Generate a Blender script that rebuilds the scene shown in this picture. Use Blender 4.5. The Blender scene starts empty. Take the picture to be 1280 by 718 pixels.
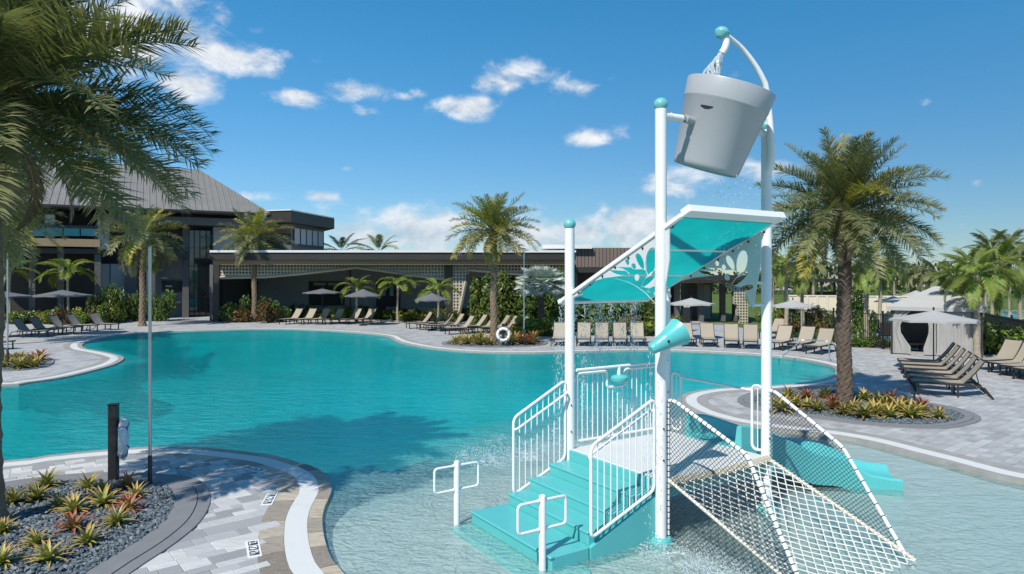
import bpy, bmesh, math, random
import numpy as np
from mathutils import Vector, Matrix
from mathutils.geometry import tessellate_polygon

R = math.radians
random.seed(7)
SC = bpy.context.scene
COL = SC.collection

# ------------------------------------------------------------------ camera
F, HZ, CX = 853.0, 345.0, 640.0      # focal length in photo pixels, horizon row, centre column
H = 3.4                              # camera height over the water
cam_d = bpy.data.cameras.new('camera')
cam = bpy.data.objects.new('camera', cam_d)
COL.objects.link(cam)
cam.location = (0, 0, H)
cam.rotation_euler = (R(90), 0, 0)
cam_d.sensor_width = 36
cam_d.lens = 36 * F / 1280
cam_d.shift_y = -(359 - HZ) / 1280
cam_d.clip_start = 0.1
cam_d.clip_end = 6000
SC.camera = cam


def G(px, py, z=0.05):
    """point of the horizontal plane z seen at a photo pixel"""
    d = F * (H - z) / (py - HZ)
    return Vector(((px - CX) / F * d, d, z))


def W(px, py, Y):
    """point at distance Y seen at a photo pixel"""
    return Vector(((px - CX) / F * Y, Y, H - (py - HZ) * Y / F))


# ------------------------------------------------------------------ light
SUN_EL = R(47)
SUN_H = Vector((0.54, 0.84, 0)).normalized()          # where the shadows fall
sun_dir = Vector((SUN_H.x * math.cos(SUN_EL), SUN_H.y * math.cos(SUN_EL), -math.sin(SUN_EL)))
sun_d = bpy.data.lights.new('sun', 'SUN')
sun_d.energy = 5.0
sun_d.angle = R(0.5)
sun_d.color = (1.0, 0.955, 0.88)
sun = bpy.data.objects.new('sun', sun_d)
COL.objects.link(sun)
sun.location = (-20, -30, 40)
sun.rotation_euler = sun_dir.to_track_quat('-Z', 'Y').to_euler()

SC.view_settings.view_transform = 'Standard'
SC.view_settings.look = 'None'
SC.view_settings.exposure = 0.12
SC.view_settings.gamma = 1.0
SC.view_settings.use_curve_mapping = False
SC.cycles.max_bounces = 8
SC.cycles.transparent_max_bounces = 24
SC.cycles.caustics_reflective = False
SC.cycles.caustics_refractive = False
SC.cycles.sample_clamp_indirect = 4


class NT:
    """short hand for node graphs"""
    def __init__(s, tree):
        s.t = tree
        s.n = tree.nodes
        s.n.clear()

    def node(s, kind, **kw):
        n = s.n.new(kind)
        for k, v in kw.items():
            setattr(n, k, v)
        return n

    def put(s, sock, v):
        if isinstance(v, bpy.types.NodeSocket):
            s.t.links.new(v, sock)
        elif v is not None:
            if hasattr(sock.default_value, '__len__') and not hasattr(v, '__len__'):
                v = (v, v, v)
            if hasattr(v, '__len__') and len(v) == 3 and len(sock.default_value) == 4:
                v = (*v, 1)
            sock.default_value = v

    def m(s, op, a, b=None, c=None, clamp=False):
        n = s.node('ShaderNodeMath', operation=op)
        n.use_clamp = clamp
        for i, v in enumerate((a, b, c)):
            if v is not None:
                s.put(n.inputs[i], v)
        return n.outputs[0]

    def vm(s, op, a, b=None):
        n = s.node('ShaderNodeVectorMath', operation=op)
        s.put(n.inputs[0], a)
        if b is not None:
            s.put(n.inputs[1], b)
        return n.outputs[0]

    def mix(s, f, a, b, mode='MIX'):
        n = s.node('ShaderNodeMix', data_type='RGBA', blend_type=mode)
        s.put(n.inputs[0], f)
        s.put(n.inputs[6], a)
        s.put(n.inputs[7], b)
        return n.outputs[2]

    def mixf(s, f, a, b):
        n = s.node('ShaderNodeMix', data_type='FLOAT')
        s.put(n.inputs[0], f)
        s.put(n.inputs[2], a)
        s.put(n.inputs[3], b)
        return n.outputs[0]

    def noise(s, vec, scale, detail=4, rough=.55, dist=0.0):
        n = s.node('ShaderNodeTexNoise')
        s.put(n.inputs['Vector'], vec)
        n.inputs['Scale'].default_value = scale
        n.inputs['Detail'].default_value = detail
        n.inputs['Roughness'].default_value = rough
        n.inputs['Distortion'].default_value = dist
        return n.outputs[0]

    def ramp(s, f, lo, hi, smooth=True):
        n = s.node('ShaderNodeMapRange')
        n.interpolation_type = 'SMOOTHSTEP' if smooth else 'LINEAR'
        s.put(n.inputs[0], f)
        n.inputs[1].default_value = lo
        n.inputs[2].default_value = hi
        return n.outputs[0]

    def mapping(s, vec, scale=(1, 1, 1), rot=(0, 0, 0), loc=(0, 0, 0)):
        n = s.node('ShaderNodeMapping')
        s.put(n.inputs[0], vec)
        n.inputs[1].default_value = loc
        n.inputs[2].default_value = rot
        n.inputs[3].default_value = scale
        return n.outputs[0]

    def bump(s, h, strength=.5, dist=.02, normal=None):
        n = s.node('ShaderNodeBump')
        n.inputs['Strength'].default_value = strength
        n.inputs['Distance'].default_value = dist
        s.put(n.inputs['Height'], h)
        if normal is not None:
            s.put(n.inputs['Normal'], normal)
        return n.outputs[0]


# ------------------------------------------------------------------ sky
world = bpy.data.worlds.new('World')
SC.world = world
world.use_nodes = True
g = NT(world.node_tree)
sky = g.node('ShaderNodeTexSky', sky_type='NISHITA')
sky.sun_disc = False
sky.sun_elevation = SUN_EL
sky.sun_rotation = -math.atan2(-SUN_H.x, -SUN_H.y)
sky.altitude = 0
sky.air_density = 1.0
sky.dust_density = 0.0
sky.ozone_density = 4.0
tc = g.node('ShaderNodeTexCoord')
dirv = tc.outputs['Generated']
sep = g.node('ShaderNodeSeparateXYZ')
g.put(sep.inputs[0], dirv)
az = g.m('ARCTAN2', sep.outputs[0], sep.outputs[1])
el = g.m('ARCSINE', g.m('MAXIMUM', g.m('MINIMUM', sep.outputs[2], 1.0), -1.0))
stretch = g.mapping(dirv, scale=(1, 1, 1.7))
n1 = g.noise(stretch, 13, 10, .62, .3)
n2 = g.noise(g.mapping(dirv, scale=(1, 1, 1.7), loc=(.006, .009, -.022)), 13, 10, .62, .3)
fine = g.noise(stretch, 26, 6, .6)
# (px, py, half width, half height, weight): where the cumulus puffs stand, as directions of the sky
PUFFS = [(140, 35, 135, 50, 1.0), (215, 0, 60, 22, .95), (300, 75, 60, 18, 1.0), (238, 103, 38, 18, 1.0),
         (282, 22, 22, 11, .75), (322, 37, 14, 7, .6), (362, 122, 32, 10, .95), (445, 113, 34, 10, .9),
         (453, 139, 16, 7, .7), (578, 134, 32, 12, .95), (528, 116, 14, 6, .7), (503, 121, 12, 5, .65),
         (645, 97, 40, 15, 1.0), (715, 112, 32, 14, 1.0), (767, 99, 10, 6, .6), (733, 173, 34, 11, .95),
         (400, 245, 20, 6, .8), (435, 210, 8, 4, .6), (320, 246, 40, 8, .75), (510, 288, 125, 22, 1.15),
         (650, 298, 95, 22, 1.1), (790, 283, 50, 24, 1.05), (735, 290, 40, 20, .95), (860, 230, 60, 22, .75),
         (950, 215, 45, 14, .7), (1100, 76, 22, 6, .62), (1160, 128, 9, 5, .55), (1220, 227, 9, 6, .6),
         (60, 30, 80, 40, .8), (370, 290, 60, 12, .8), (920, 110, 40, 30, .3), (1203, 283, 9, 5, .5)]
cov = None
for (px, py, sx, sy, w) in PUFFS:
    a0 = math.atan((px - CX) / F)
    e0 = math.atan((HZ - py) / F * math.cos(a0))
    sa = 1.05 * sx / F * math.cos(a0) ** 2
    se = 1.05 * sy / F * math.cos(a0)
    dx = g.m('MULTIPLY', g.m('SUBTRACT', az, a0), 1 / sa)
    dy = g.m('MULTIPLY', g.m('SUBTRACT', el, e0), 1 / se)
    r2 = g.m('MULTIPLY_ADD', dx, dx, g.m('MULTIPLY', dy, dy))
    b = g.m('MULTIPLY', g.m('EXPONENT', g.m('MULTIPLY', r2, -.6)), w)
    cov = b if cov is None else g.m('MAXIMUM', cov, b)
# the same fair-weather cumulus goes on all round, beyond the part in view
wide = g.m('MAXIMUM', g.ramp(g.m('ABSOLUTE', az), .75, 1.1), g.ramp(el, .48, .75))
rest = g.m('MULTIPLY', g.ramp(g.noise(dirv, 3.2, 3, .5), .5, .72), g.m('MULTIPLY', wide, .95))
cov = g.m('MAXIMUM', cov, rest)
val = g.m('ADD', cov, g.m('MULTIPLY', g.m('SUBTRACT', n1, .5), 2.1))
val = g.m('ADD', val, g.m('MULTIPLY', g.m('SUBTRACT', fine, .5), .45))
alpha = g.m('MULTIPLY', g.ramp(val, .36, 1.15), g.ramp(cov, .05, .30))
alpha = g.m('MULTIPLY', alpha, .92)
lit = g.m('ADD', .60, g.m('MULTIPLY', g.m('SUBTRACT', n1, n2), 3.2), clamp=True)
cloudc = g.mix(lit, (4.4, 5.0, 5.8), (8.2, 8.3, 8.4))
cloudc = g.mix(g.ramp(el, .16, .03), cloudc, g.mix(lit, (3.6, 4.5, 5.4), (6.4, 6.9, 7.4)))
hs = g.node('ShaderNodeHueSaturation')
hs.inputs['Saturation'].default_value = 1.0
tint = g.mix(g.ramp(el, -.02, .45), (.56, .69, .81), (.32, 1.02, 1.2))
g.put(hs.inputs['Color'], g.mix(1.0, sky.outputs[0], tint, 'MULTIPLY'))
bg = g.node('ShaderNodeBackground')
g.put(bg.inputs[0], g.mix(alpha, hs.outputs[0], cloudc))
bg.inputs[1].default_value = 0.11
wo = g.node('ShaderNodeOutputWorld')
g.put(wo.inputs[0], bg.outputs[0])


# ------------------------------------------------------------------ materials
def new_mat(name):
    m = bpy.data.materials.new(name)
    m.use_nodes = True
    return m, NT(m.node_tree)


def finish(g, shader):
    o = g.node('ShaderNodeOutputMaterial')
    g.put(o.inputs[0], shader)


def pbsdf(g, col, rough=.6, metal=0.0, normal=None, spec=.5, **kw):
    p = g.node('ShaderNodeBsdfPrincipled')
    g.put(p.inputs['Base Color'], col)
    g.put(p.inputs['Roughness'], rough)
    g.put(p.inputs['Metallic'], metal)
    p.inputs['Specular IOR Level'].default_value = spec
    if normal is not None:
        g.put(p.inputs['Normal'], normal)
    for k, v in kw.items():
        g.put(p.inputs[k], v)
    return p.outputs[0]


def mat(name, col, rough=.6, var=.12, scale=4, bump=0.0, bscale=30, metal=0.0, rand=0.0, spec=.5, dirt=0.0, coat=0.0):
    """painted, stony or woven surface: colour drifting a little, fine relief"""
    m, g = new_mat(name)
    tc = g.node('ShaderNodeTexCoord').outputs['Object']
    n = g.noise(tc, scale, 5)
    c = g.mix(n, [x * (1 - var) for x in col], [min(1, x * (1 + var)) for x in col])
    if dirt:
        d = g.ramp(g.noise(g.mapping(tc, scale=(1, 1, .35)), scale * 1.7, 6, .65), .52, .75)
        c = g.mix(g.m('MULTIPLY', d, dirt), c, [x * .45 for x in col])
    if rand:
        oi = g.node('ShaderNodeObjectInfo').outputs['Random']
        hv = g.node('ShaderNodeHueSaturation')
        g.put(hv.inputs['Color'], c)
        g.put(hv.inputs['Value'], g.m('MULTIPLY_ADD', oi, 2 * rand, 1 - rand))
        c = hv.outputs[0]
    nr = g.bump(g.noise(tc, bscale, 4), bump, .01) if bump else None
    finish(g, pbsdf(g, c, g.mixf(n, rough * .85, min(1, rough * 1.15)), metal, nr, spec, **({'Coat Weight': coat} if coat else {})))
    return m


def leafmat(name, a, b, tip=None, transl=.35, rough=.5, rand=.25, scale=2.0):
    m, g = new_mat(name)
    oi = g.node('ShaderNodeObjectInfo')
    tc = g.node('ShaderNodeTexCoord').outputs['Object']
    n = g.noise(tc, scale, 3)
    c = g.mix(g.ramp(n, .3, .7), a, b)
    if tip is not None:
        at = g.node('ShaderNodeAttribute', attribute_name='tip').outputs['Fac']
        rnd = g.m('ADD', .35, g.m('MULTIPLY', oi.outputs['Random'], 1.0))
        c = g.mix(g.m('MULTIPLY', g.ramp(at, .25, 1.0), rnd, clamp=True), c, tip)
    hv = g.node('ShaderNodeHueSaturation')
    g.put(hv.inputs['Color'], c)
    g.put(hv.inputs['Hue'], g.m('MULTIPLY_ADD', oi.outputs['Random'], .03, .485))
    g.put(hv.inputs['Value'], g.m('MULTIPLY_ADD', oi.outputs['Random'], 2 * rand, 1 - rand))
    p = pbsdf(g, hv.outputs[0], rough, spec=.4)
    t = g.node('ShaderNodeBsdfTranslucent')
    g.put(t.inputs[0], g.mix(.5, hv.outputs[0], (.30, .36, .03), 'MIX'))
    mx = g.node('ShaderNodeMixShader')
    mx.inputs[0].default_value = transl * .6
    g.put(mx.inputs[1], p)
    g.put(mx.inputs[2], t.outputs[0])
    finish(g, mx.outputs[0])
    return m


def paver_mat():
    m, g = new_mat('concrete_pavers')
    pos = g.node('ShaderNodeNewGeometry').outputs['Position']
    mp = g.mapping(pos, rot=(0, 0, R(-39)))
    b = g.node('ShaderNodeTexBrick')
    g.put(b.inputs['Vector'], mp)
    b.offset = .5
    b.squash = .7
    b.squash_frequency = 3
    b.inputs['Scale'].default_value = 1
    b.inputs['Brick Width'].default_value = .34
    b.inputs['Row Height'].default_value = .2
    b.inputs['Mortar Size'].default_value = .006
    b.inputs['Mortar Smooth'].default_value = .3
    b.inputs['Bias'].default_value = 0
    b.inputs['Color1'].default_value = (.25, .25, .252, 1)
    b.inputs['Color2'].default_value = (.48, .475, .465, 1)
    b.inputs['Mortar'].default_value = (.13, .13, .13, 1)
    n = g.noise(pos, .9, 4)
    f = g.noise(g.mapping(pos, rot=(0, 0, R(-39)), scale=(3, 22, 1)), 1, 4)
    c = g.mix(g.ramp(f, .3, .75), b.outputs[0], (.41, .407, .40))
    c = g.mix(g.m('MULTIPLY', g.ramp(n, .45, .7), .35), c, (.17, .175, .18))
    finish(g, pbsdf(g, c, .75, 0, g.bump(g.m('SUBTRACT', g.m('MULTIPLY', f, .3), b.outputs['Fac']), .5, .006), .35))
    return m


def paver_piece_mat():
    m, g = new_mat('concrete_paver_face')
    oi = g.node('ShaderNodeObjectInfo').outputs['Random']
    pos = g.node('ShaderNodeNewGeometry').outputs['Position']
    ra = g.node('ShaderNodeValToRGB')
    g.put(ra.inputs[0], oi)
    e = ra.color_ramp.elements
    e[0].color = (.25, .25, .255, 1)
    e[1].color = (.60, .59, .57, 1)
    x = e.new(.4); x.color = (.40, .40, .40, 1)
    x = e.new(.75); x.color = (.50, .495, .485, 1)
    f = g.noise(g.mapping(pos, rot=(0, 0, R(-39)), scale=(4, 26, 1)), 1, 5, .6)
    c = g.mix(g.m('MULTIPLY', g.ramp(f, .4, .75), .45), ra.outputs[0], (.27, .27, .275))
    sp = g.noise(pos, 90, 3)
    c = g.mix(g.m('MULTIPLY', g.ramp(sp, .55, .8), .3), c, (.5, .5, .5))
    finish(g, pbsdf(g, c, .78, 0, g.bump(g.m('ADD', f, g.m('MULTIPLY', sp, .5)), .5, .006), .3))
    return m


def travertine_mat():
    m, g = new_mat('wood_look_stone')
    oi = g.node('ShaderNodeObjectInfo').outputs['Random']
    tc = g.node('ShaderNodeTexCoord').outputs['Generated']
    pos = g.node('ShaderNodeNewGeometry').outputs['Position']
    ra = g.node('ShaderNodeValToRGB')
    g.put(ra.inputs[0], oi)
    e = ra.color_ramp.elements
    e[0].color = (.20, .165, .13, 1)
    e[1].color = (.52, .44, .33, 1)
    x = e.new(.5); x.color = (.36, .31, .25, 1)
    f = g.noise(g.mapping(pos, rot=(0, 0, R(-20)), scale=(2.2, 13, 1)), 1.6, 7, .68, .9)
    c = g.mix(g.m('MULTIPLY', g.ramp(f, .42, .75), .8), ra.outputs[0], (.14, .115, .095))
    c = g.mix(g.m('MULTIPLY', g.ramp(g.noise(pos, 40, 4), .5, .75), .4), c, (.5, .46, .40))
    finish(g, pbsdf(g, c, .6, 0, g.bump(f, .3, .006), .4))
    return m


def drain_mat():
    m, g = new_mat('white_grating')
    pos = g.node('ShaderNodeNewGeometry').outputs['Position']
    at = g.node('ShaderNodeAttribute', attribute_name='run').outputs['Fac']
    w = g.m('SINE', g.m('MULTIPLY', at, 2 * math.pi / .022))
    k = g.ramp(w, .55, .95)
    n = g.noise(pos, 3, 5)
    c = g.mix(g.m('MULTIPLY', k, .45), (.66, .66, .635), (.34, .34, .33))
    c = g.mix(g.m('MULTIPLY', g.ramp(n, .5, .75), .25), c, (.50, .48, .44))
    finish(g, pbsdf(g, c, .5, 0, g.bump(w, .25, .003), .4))
    return m


def stripe_mat(name, a, b, period, axis=0, rough=.5, metal=0.0, duty=.8, bump=.4):
    """ribbed sheet, ribs along one object axis"""
    m, g = new_mat(name)
    tc = g.node('ShaderNodeTexCoord').outputs['Object']
    s = g.node('ShaderNodeSeparateXYZ')
    g.put(s.inputs[0], tc)
    w = g.m('FRACT', g.m('MULTIPLY', s.outputs[axis], 1 / period))
    k = g.ramp(w, duty, min(.99, duty + .1))
    n = g.noise(tc, .8, 4)
    c = g.mix(k, g.mix(n, [x * .85 for x in a], [x * 1.15 for x in a]), b)
    finish(g, pbsdf(g, c, rough, metal, g.bump(k, bump, .03)))
    return m


def lawn_mat():
    m, g = new_mat('lawn_grass')
    pos = g.node('ShaderNodeNewGeometry').outputs['Position']
    n = g.noise(pos, .12, 5)
    f = g.noise(pos, 3, 5)
    c = g.mix(g.ramp(n, .35, .7), (.075, .12, .02), (.12, .15, .035))
    c = g.mix(g.m('MULTIPLY', f, .4), c, (.05, .085, .015))
    finish(g, pbsdf(g, c, .9, 0, g.bump(f, .8, .05), .2))
    return m


def water_mat():
    m, g = new_mat('pool_water')
    pos = g.node('ShaderNodeNewGeometry').outputs['Position']
    dep = g.node('ShaderNodeAttribute', attribute_name='depth').outputs['Fac']
    foam = g.node('ShaderNodeAttribute', attribute_name='foam').outputs['Fac']
    chop = g.node('ShaderNodeAttribute', attribute_name='chop').outputs['Fac']
    body = g.m('SUBTRACT', 1.0, g.m('EXPONENT', g.m('MULTIPLY', dep, -2.2)))
    # ripples: long lazy swell, wind chop and fine rings
    wv = g.mapping(pos, rot=(0, 0, R(25)), scale=(1.0, 2.2, 1))
    r1 = g.noise(wv, 1.1, 3, .5, .6)
    r2 = g.noise(wv, 3.4, 3, .55, .8)
    r3 = g.noise(pos, 10, 3, .6, 1.0)
    hgt = g.m('ADD', g.m('MULTIPLY', r1, 1.0), g.m('ADD', g.m('MULTIPLY', r2, .75), g.m('MULTIPLY', r3, g.m('MULTIPLY_ADD', chop, .55, .12))))
    rid = g.m('SUBTRACT', 1.0, g.m('ABSOLUTE', g.m('MULTIPLY_ADD', g.noise(pos, 2.6, 2, .5, 1.6), 2.0, -1.0)))
    hgt = g.m('ADD', hgt, g.m('MULTIPLY', g.m('POWER', rid, 6.0), g.m('MULTIPLY', chop, .30)))
    nrm = g.bump(hgt, 1.0, .15)
    nrm2 = g.bump(hgt, 1.0, .024)
    patch = g.noise(g.mapping(pos, rot=(0, 0, R(20)), scale=(1, 2.6, 1)), .35, 4, .55, .5)
    deep = g.mix(g.ramp(patch, .3, .7), (.000, .235, .25), (.000, .30, .31))
    c = g.mix(g.ramp(dep, .08, .95, False), (.37, .50, .48), (.004, .46, .47))
    c = g.mix(g.ramp(dep, 1.0, 2.2), c, deep)
    d = g.node('ShaderNodeBsdfDiffuse')
    g.put(d.inputs[0], c)
    g.put(d.inputs['Normal'], nrm)
    tr = g.node('ShaderNodeBsdfTransparent')
    g.put(tr.inputs[0], g.mix(g.ramp(dep, .05, 1.6, False), (.95, .99, .98), (.02, .78, .82)))
    mb = g.node('ShaderNodeMixShader')
    g.put(mb.inputs[0], g.m('MULTIPLY_ADD', body, .16, .34))
    g.put(mb.inputs[1], tr.outputs[0])
    g.put(mb.inputs[2], d.outputs[0])
    # foam where streams fall in
    fn = g.noise(pos, 7, 7, .68, .8)
    fk = g.ramp(g.m('ADD', foam, g.m('MULTIPLY', g.m('SUBTRACT', fn, .5), 1.7)), .55, 1.0)
    fd = g.node('ShaderNodeBsdfDiffuse')
    fd.inputs[0].default_value = (.78, .84, .85, 1)
    g.put(fd.inputs['Normal'], nrm)
    mf = g.node('ShaderNodeMixShader')
    g.put(mf.inputs[0], g.m('MULTIPLY', fk, .85))
    g.put(mf.inputs[1], mb.outputs[0])
    g.put(mf.inputs[2], fd.outputs[0])
    gl = g.node('ShaderNodeBsdfGlossy')
    gl.inputs['Roughness'].default_value = .05
    gl.inputs[0].default_value = (.72, .93, .96, 1)
    g.put(gl.inputs['Normal'], nrm2)
    fr = g.node('ShaderNodeFresnel')
    fr.inputs[0].default_value = 1.33
    g.put(fr.inputs['Normal'], nrm2)
    ms = g.node('ShaderNodeMixShader')
    g.put(ms.inputs[0], g.m('MINIMUM', fr.outputs[0], .27))
    g.put(ms.inputs[1], mf.outputs[0])
    g.put(ms.inputs[2], gl.outputs[0])
    finish(g, ms.outputs[0])
    return m


def drop_mat():
    m, g = new_mat('falling_water')
    d = g.node('ShaderNodeBsdfDiffuse')
    d.inputs[0].default_value = (.85, .9, .92, 1)
    gl = g.node('ShaderNodeBsdfGlossy')
    gl.inputs['Roughness'].default_value = .1
    tr = g.node('ShaderNodeBsdfTransparent')
    tr.inputs[0].default_value = (.93, .97, .98, 1)
    a = g.node('ShaderNodeMixShader'); a.inputs[0].default_value = .3
    g.put(a.inputs[1], d.outputs[0]); g.put(a.inputs[2], gl.outputs[0])
    b = g.node('ShaderNodeMixShader'); b.inputs[0].default_value = .45
    g.put(b.inputs[1], tr.outputs[0]); g.put(b.inputs[2], a.outputs[0])
    finish(g, b.outputs[0])
    return m


def glass_mat(name, col=(.03, .05, .055), rough=.04):
    m, g = new_mat(name)
    finish(g, pbsdf(g, col, rough, 0, None, .8))
    return m


def sheet_mat(name, col, transl):
    """thin plastic sheet that lets sun glow through"""
    m, g = new_mat(name)
    tc = g.node('ShaderNodeTexCoord').outputs['Object']
    n = g.noise(tc, 2.5, 5)
    c = g.mix(n, [x * .85 for x in col], [min(1, x * 1.12) for x in col])
    p = pbsdf(g, c, .35)
    t = g.node('ShaderNodeBsdfTranslucent')
    g.put(t.inputs[0], c)
    mx = g.node('ShaderNodeMixShader')
    mx.inputs[0].default_value = transl
    g.put(mx.inputs[1], p)
    g.put(mx.inputs[2], t.outputs[0])
    finish(g, mx.outputs[0])
    return m


M = {}
M['paver'] = paver_mat()
M['paver_piece'] = paver_piece_mat()
M['stone'] = travertine_mat()
M['drain'] = drain_mat()
M['stonestrip'] = mat('grey_coping_stone', (.31, .295, .27), .6, .3, 5, .3, 40)
M['lawn'] = lawn_mat()
M['water'] = water_mat()
M['drop'] = drop_mat()
M['plaster'] = mat('pool_plaster', (.62, .68, .65), .8, .14, 1.6, .3, 50)
M['kerb'] = mat('grey_kerb_concrete', (.19, .19, .195), .75, .16, 5, .3, 60)
M['soil'] = mat('dark_mulch', (.045, .035, .025), .95, .4, 6, .8, 25)
M['pebble'] = mat('slate_pebbles', (.10, .125, .14), .55, .85, 26, 0, 30, rand=0)
M['white'] = mat('white_powder_coat', (.76, .76, .75), .32, .03, 1.2, 0, 30, dirt=.08)
M['deckwhite'] = mat('white_platform', (.60, .60, .585), .55, .05, 3, .2, 80, dirt=.1)
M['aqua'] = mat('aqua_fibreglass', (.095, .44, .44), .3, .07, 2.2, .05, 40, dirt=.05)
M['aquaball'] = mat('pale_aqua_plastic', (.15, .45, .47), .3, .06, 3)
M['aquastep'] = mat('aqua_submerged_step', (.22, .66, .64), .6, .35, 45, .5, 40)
M['aquasheet'] = sheet_mat('aqua_roof_sheet', (.07, .68, .66), .85)
M['panelgrey'] = mat('pale_grey_sheet', (.54, .58, .59), .35, .04, 2)
M['bucket'] = mat('grey_plastic_bucket', (.36, .38, .40), .38, .05, 1.5, 0, 30, dirt=.08)
M['black'] = mat('black_metal', (.018, .018, .02), .4, .2, 5)
M['netblack'] = mat('black_net_cord', (.02, .02, .022), .8, .2, 9)
M['rope'] = mat('cream_rope', (.50, .47, .38), .9, .25, 25, .5, 120)
M['ropewhite'] = mat('white_rope', (.70, .70, .66), .85, .18, 25, .4, 120)
M['steel'] = mat('brushed_pole_metal', (.5, .52, .53), .3, .08, 3, 0, 30, metal=.8)
M['sling'] = mat('beige_sling_fabric', (.32, .275, .21), .85, .07, 6, .3, 160, rand=.08)
M['slinggrey'] = mat('grey_sling_fabric', (.25, .235, .205), .85, .07, 6, .3, 160, rand=.08)
M['frame'] = mat('dark_bronze_frame', (.022, .020, .019), .45, .2, 5)
M['canopygrey'] = mat('grey_canvas', (.125, .125, .13), .85, .08, 3, .3, 120)
M['canopylight'] = mat('pale_grey_canvas', (.36, .355, .34), .85, .07, 3, .3, 120)
M['curtain'] = mat('grey_white_curtain', (.31, .30, .285), .9, .1, 3, .3, 100)
M['darkwall'] = mat('charcoal_wall', (.095, .094, .095), .7, .12, 1.2, .2, 40)
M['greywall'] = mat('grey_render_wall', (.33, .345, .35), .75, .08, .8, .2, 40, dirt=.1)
M['fascia'] = mat('bronze_fascia', (.024, .020, .018), .5, .12, .7)
M['tan'] = mat('tan_beam', (.26, .185, .11), .65, .12, .8, .2, 40)
M['perf'] = mat('perforated_stone_screen', (.40, .36, .28), .75, .12, 1.2, .2, 40)
M['metalroof'] = stripe_mat('standing_seam_roof', (.25, .232, .205), (.17, .16, .145), .48, 0, .45, .2, .9)
M['ribbed'] = stripe_mat('brown_ribbed_cladding', (.17, .125, .10), (.06, .045, .04), .30, 0, .6, 0, .7)
M['whitemetal'] = mat('white_metal_coping', (.62, .62, .61), .4, .05, 1)
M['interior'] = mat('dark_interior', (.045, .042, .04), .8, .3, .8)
M['glass'] = glass_mat('window_glass')
M['glassteal'] = mat('teal_glass_rail', (.05, .25, .27), .12, .1, 2)
M['cream'] = mat('cream_panel_wall', (.60, .54, .43), .75, .06, 1, .15, 30)
M['concrete'] = mat('far_beige_building', (.42, .36, .28), .8, .1, .3)
M['trunk'] = mat('date_palm_trunk', (.19, .135, .09), .9, .45, 9, .8, 40)
M['trunkdark'] = mat('shaggy_palm_trunk', (.10, .072, .052), .95, .5, 10, .8, 40)
M['trunkpale'] = mat('smooth_palm_trunk', (.30, .26, .19), .8, .2, 6, .3, 40)
M['bark'] = mat('shrub_bark', (.12, .085, .055), .9, .3, 8, .5, 40)
M['datefrond'] = leafmat('date_palm_leaf', (.11, .145, .055), (.175, .20, .082), (.24, .22, .11), .40)
M['datefrondy'] = leafmat('yellowing_date_palm_leaf', (.20, .22, .04), (.34, .31, .05), (.44, .34, .06), .5)
M['dryfrond'] = leafmat('dry_palm_leaf', (.24, .19, .11), (.33, .27, .16), (.20, .15, .09), .2)
M['greenfrond'] = leafmat('fresh_palm_leaf', (.10, .17, .028), (.18, .25, .045), (.24, .26, .05), .5)
M['silverfrond'] = leafmat('silver_palm_leaf', (.36, .43, .39), (.50, .56, .51), (.42, .46, .38), .25)
M['shrub'] = leafmat('dark_shrub_leaf', (.05, .09, .02), (.11, .165, .035), None, .35, .4, .3, 1.4)
M['shruby'] = leafmat('yellow_croton_leaf', (.10, .14, .02), (.36, .33, .045), None, .3, .4, .3, 3)
M['shrubr'] = leafmat('red_croton_leaf', (.16, .05, .025), (.10, .10, .02), None, .3, .4, .3, 3)
M['shrubg'] = leafmat('bright_shrub_leaf', (.08, .14, .02), (.16, .21, .035), None, .35, .4, .3, 2)
M['brom'] = leafmat('bromeliad_leaf', (.16, .20, .04), (.38, .37, .10), (.42, .25, .08), .3, .4, .25, 8)
M['bromred'] = leafmat('red_bromeliad_leaf', (.22, .12, .05), (.36, .20, .08), (.42, .07, .06), .3, .4, .2, 8)
M['farwood'] = leafmat('far_tree_leaf', (.035, .06, .018), (.07, .10, .028), None, .2, .6, .3, .2)
M['ringwhite'] = mat('white_life_ring', (.75, .75, .73), .5, .05, 5)
M['ringblue'] = mat('blue_strap', (.05, .16, .35), .6, .1, 5)
M['tilewhite'] = mat('white_marker_tile', (.76, .76, .74), .35, .05, 8)
M['tileblack'] = mat('black_tile_print', (.03, .03, .035), .4, .2, 8)
M['slatewater'] = mat('far_pool_water', (.10, .40, .43), .08, .15, .6, .3, 2)
M['tyre'] = mat('tyre_rubber', (.02, .02, .02), .9, .1, 5)


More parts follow.
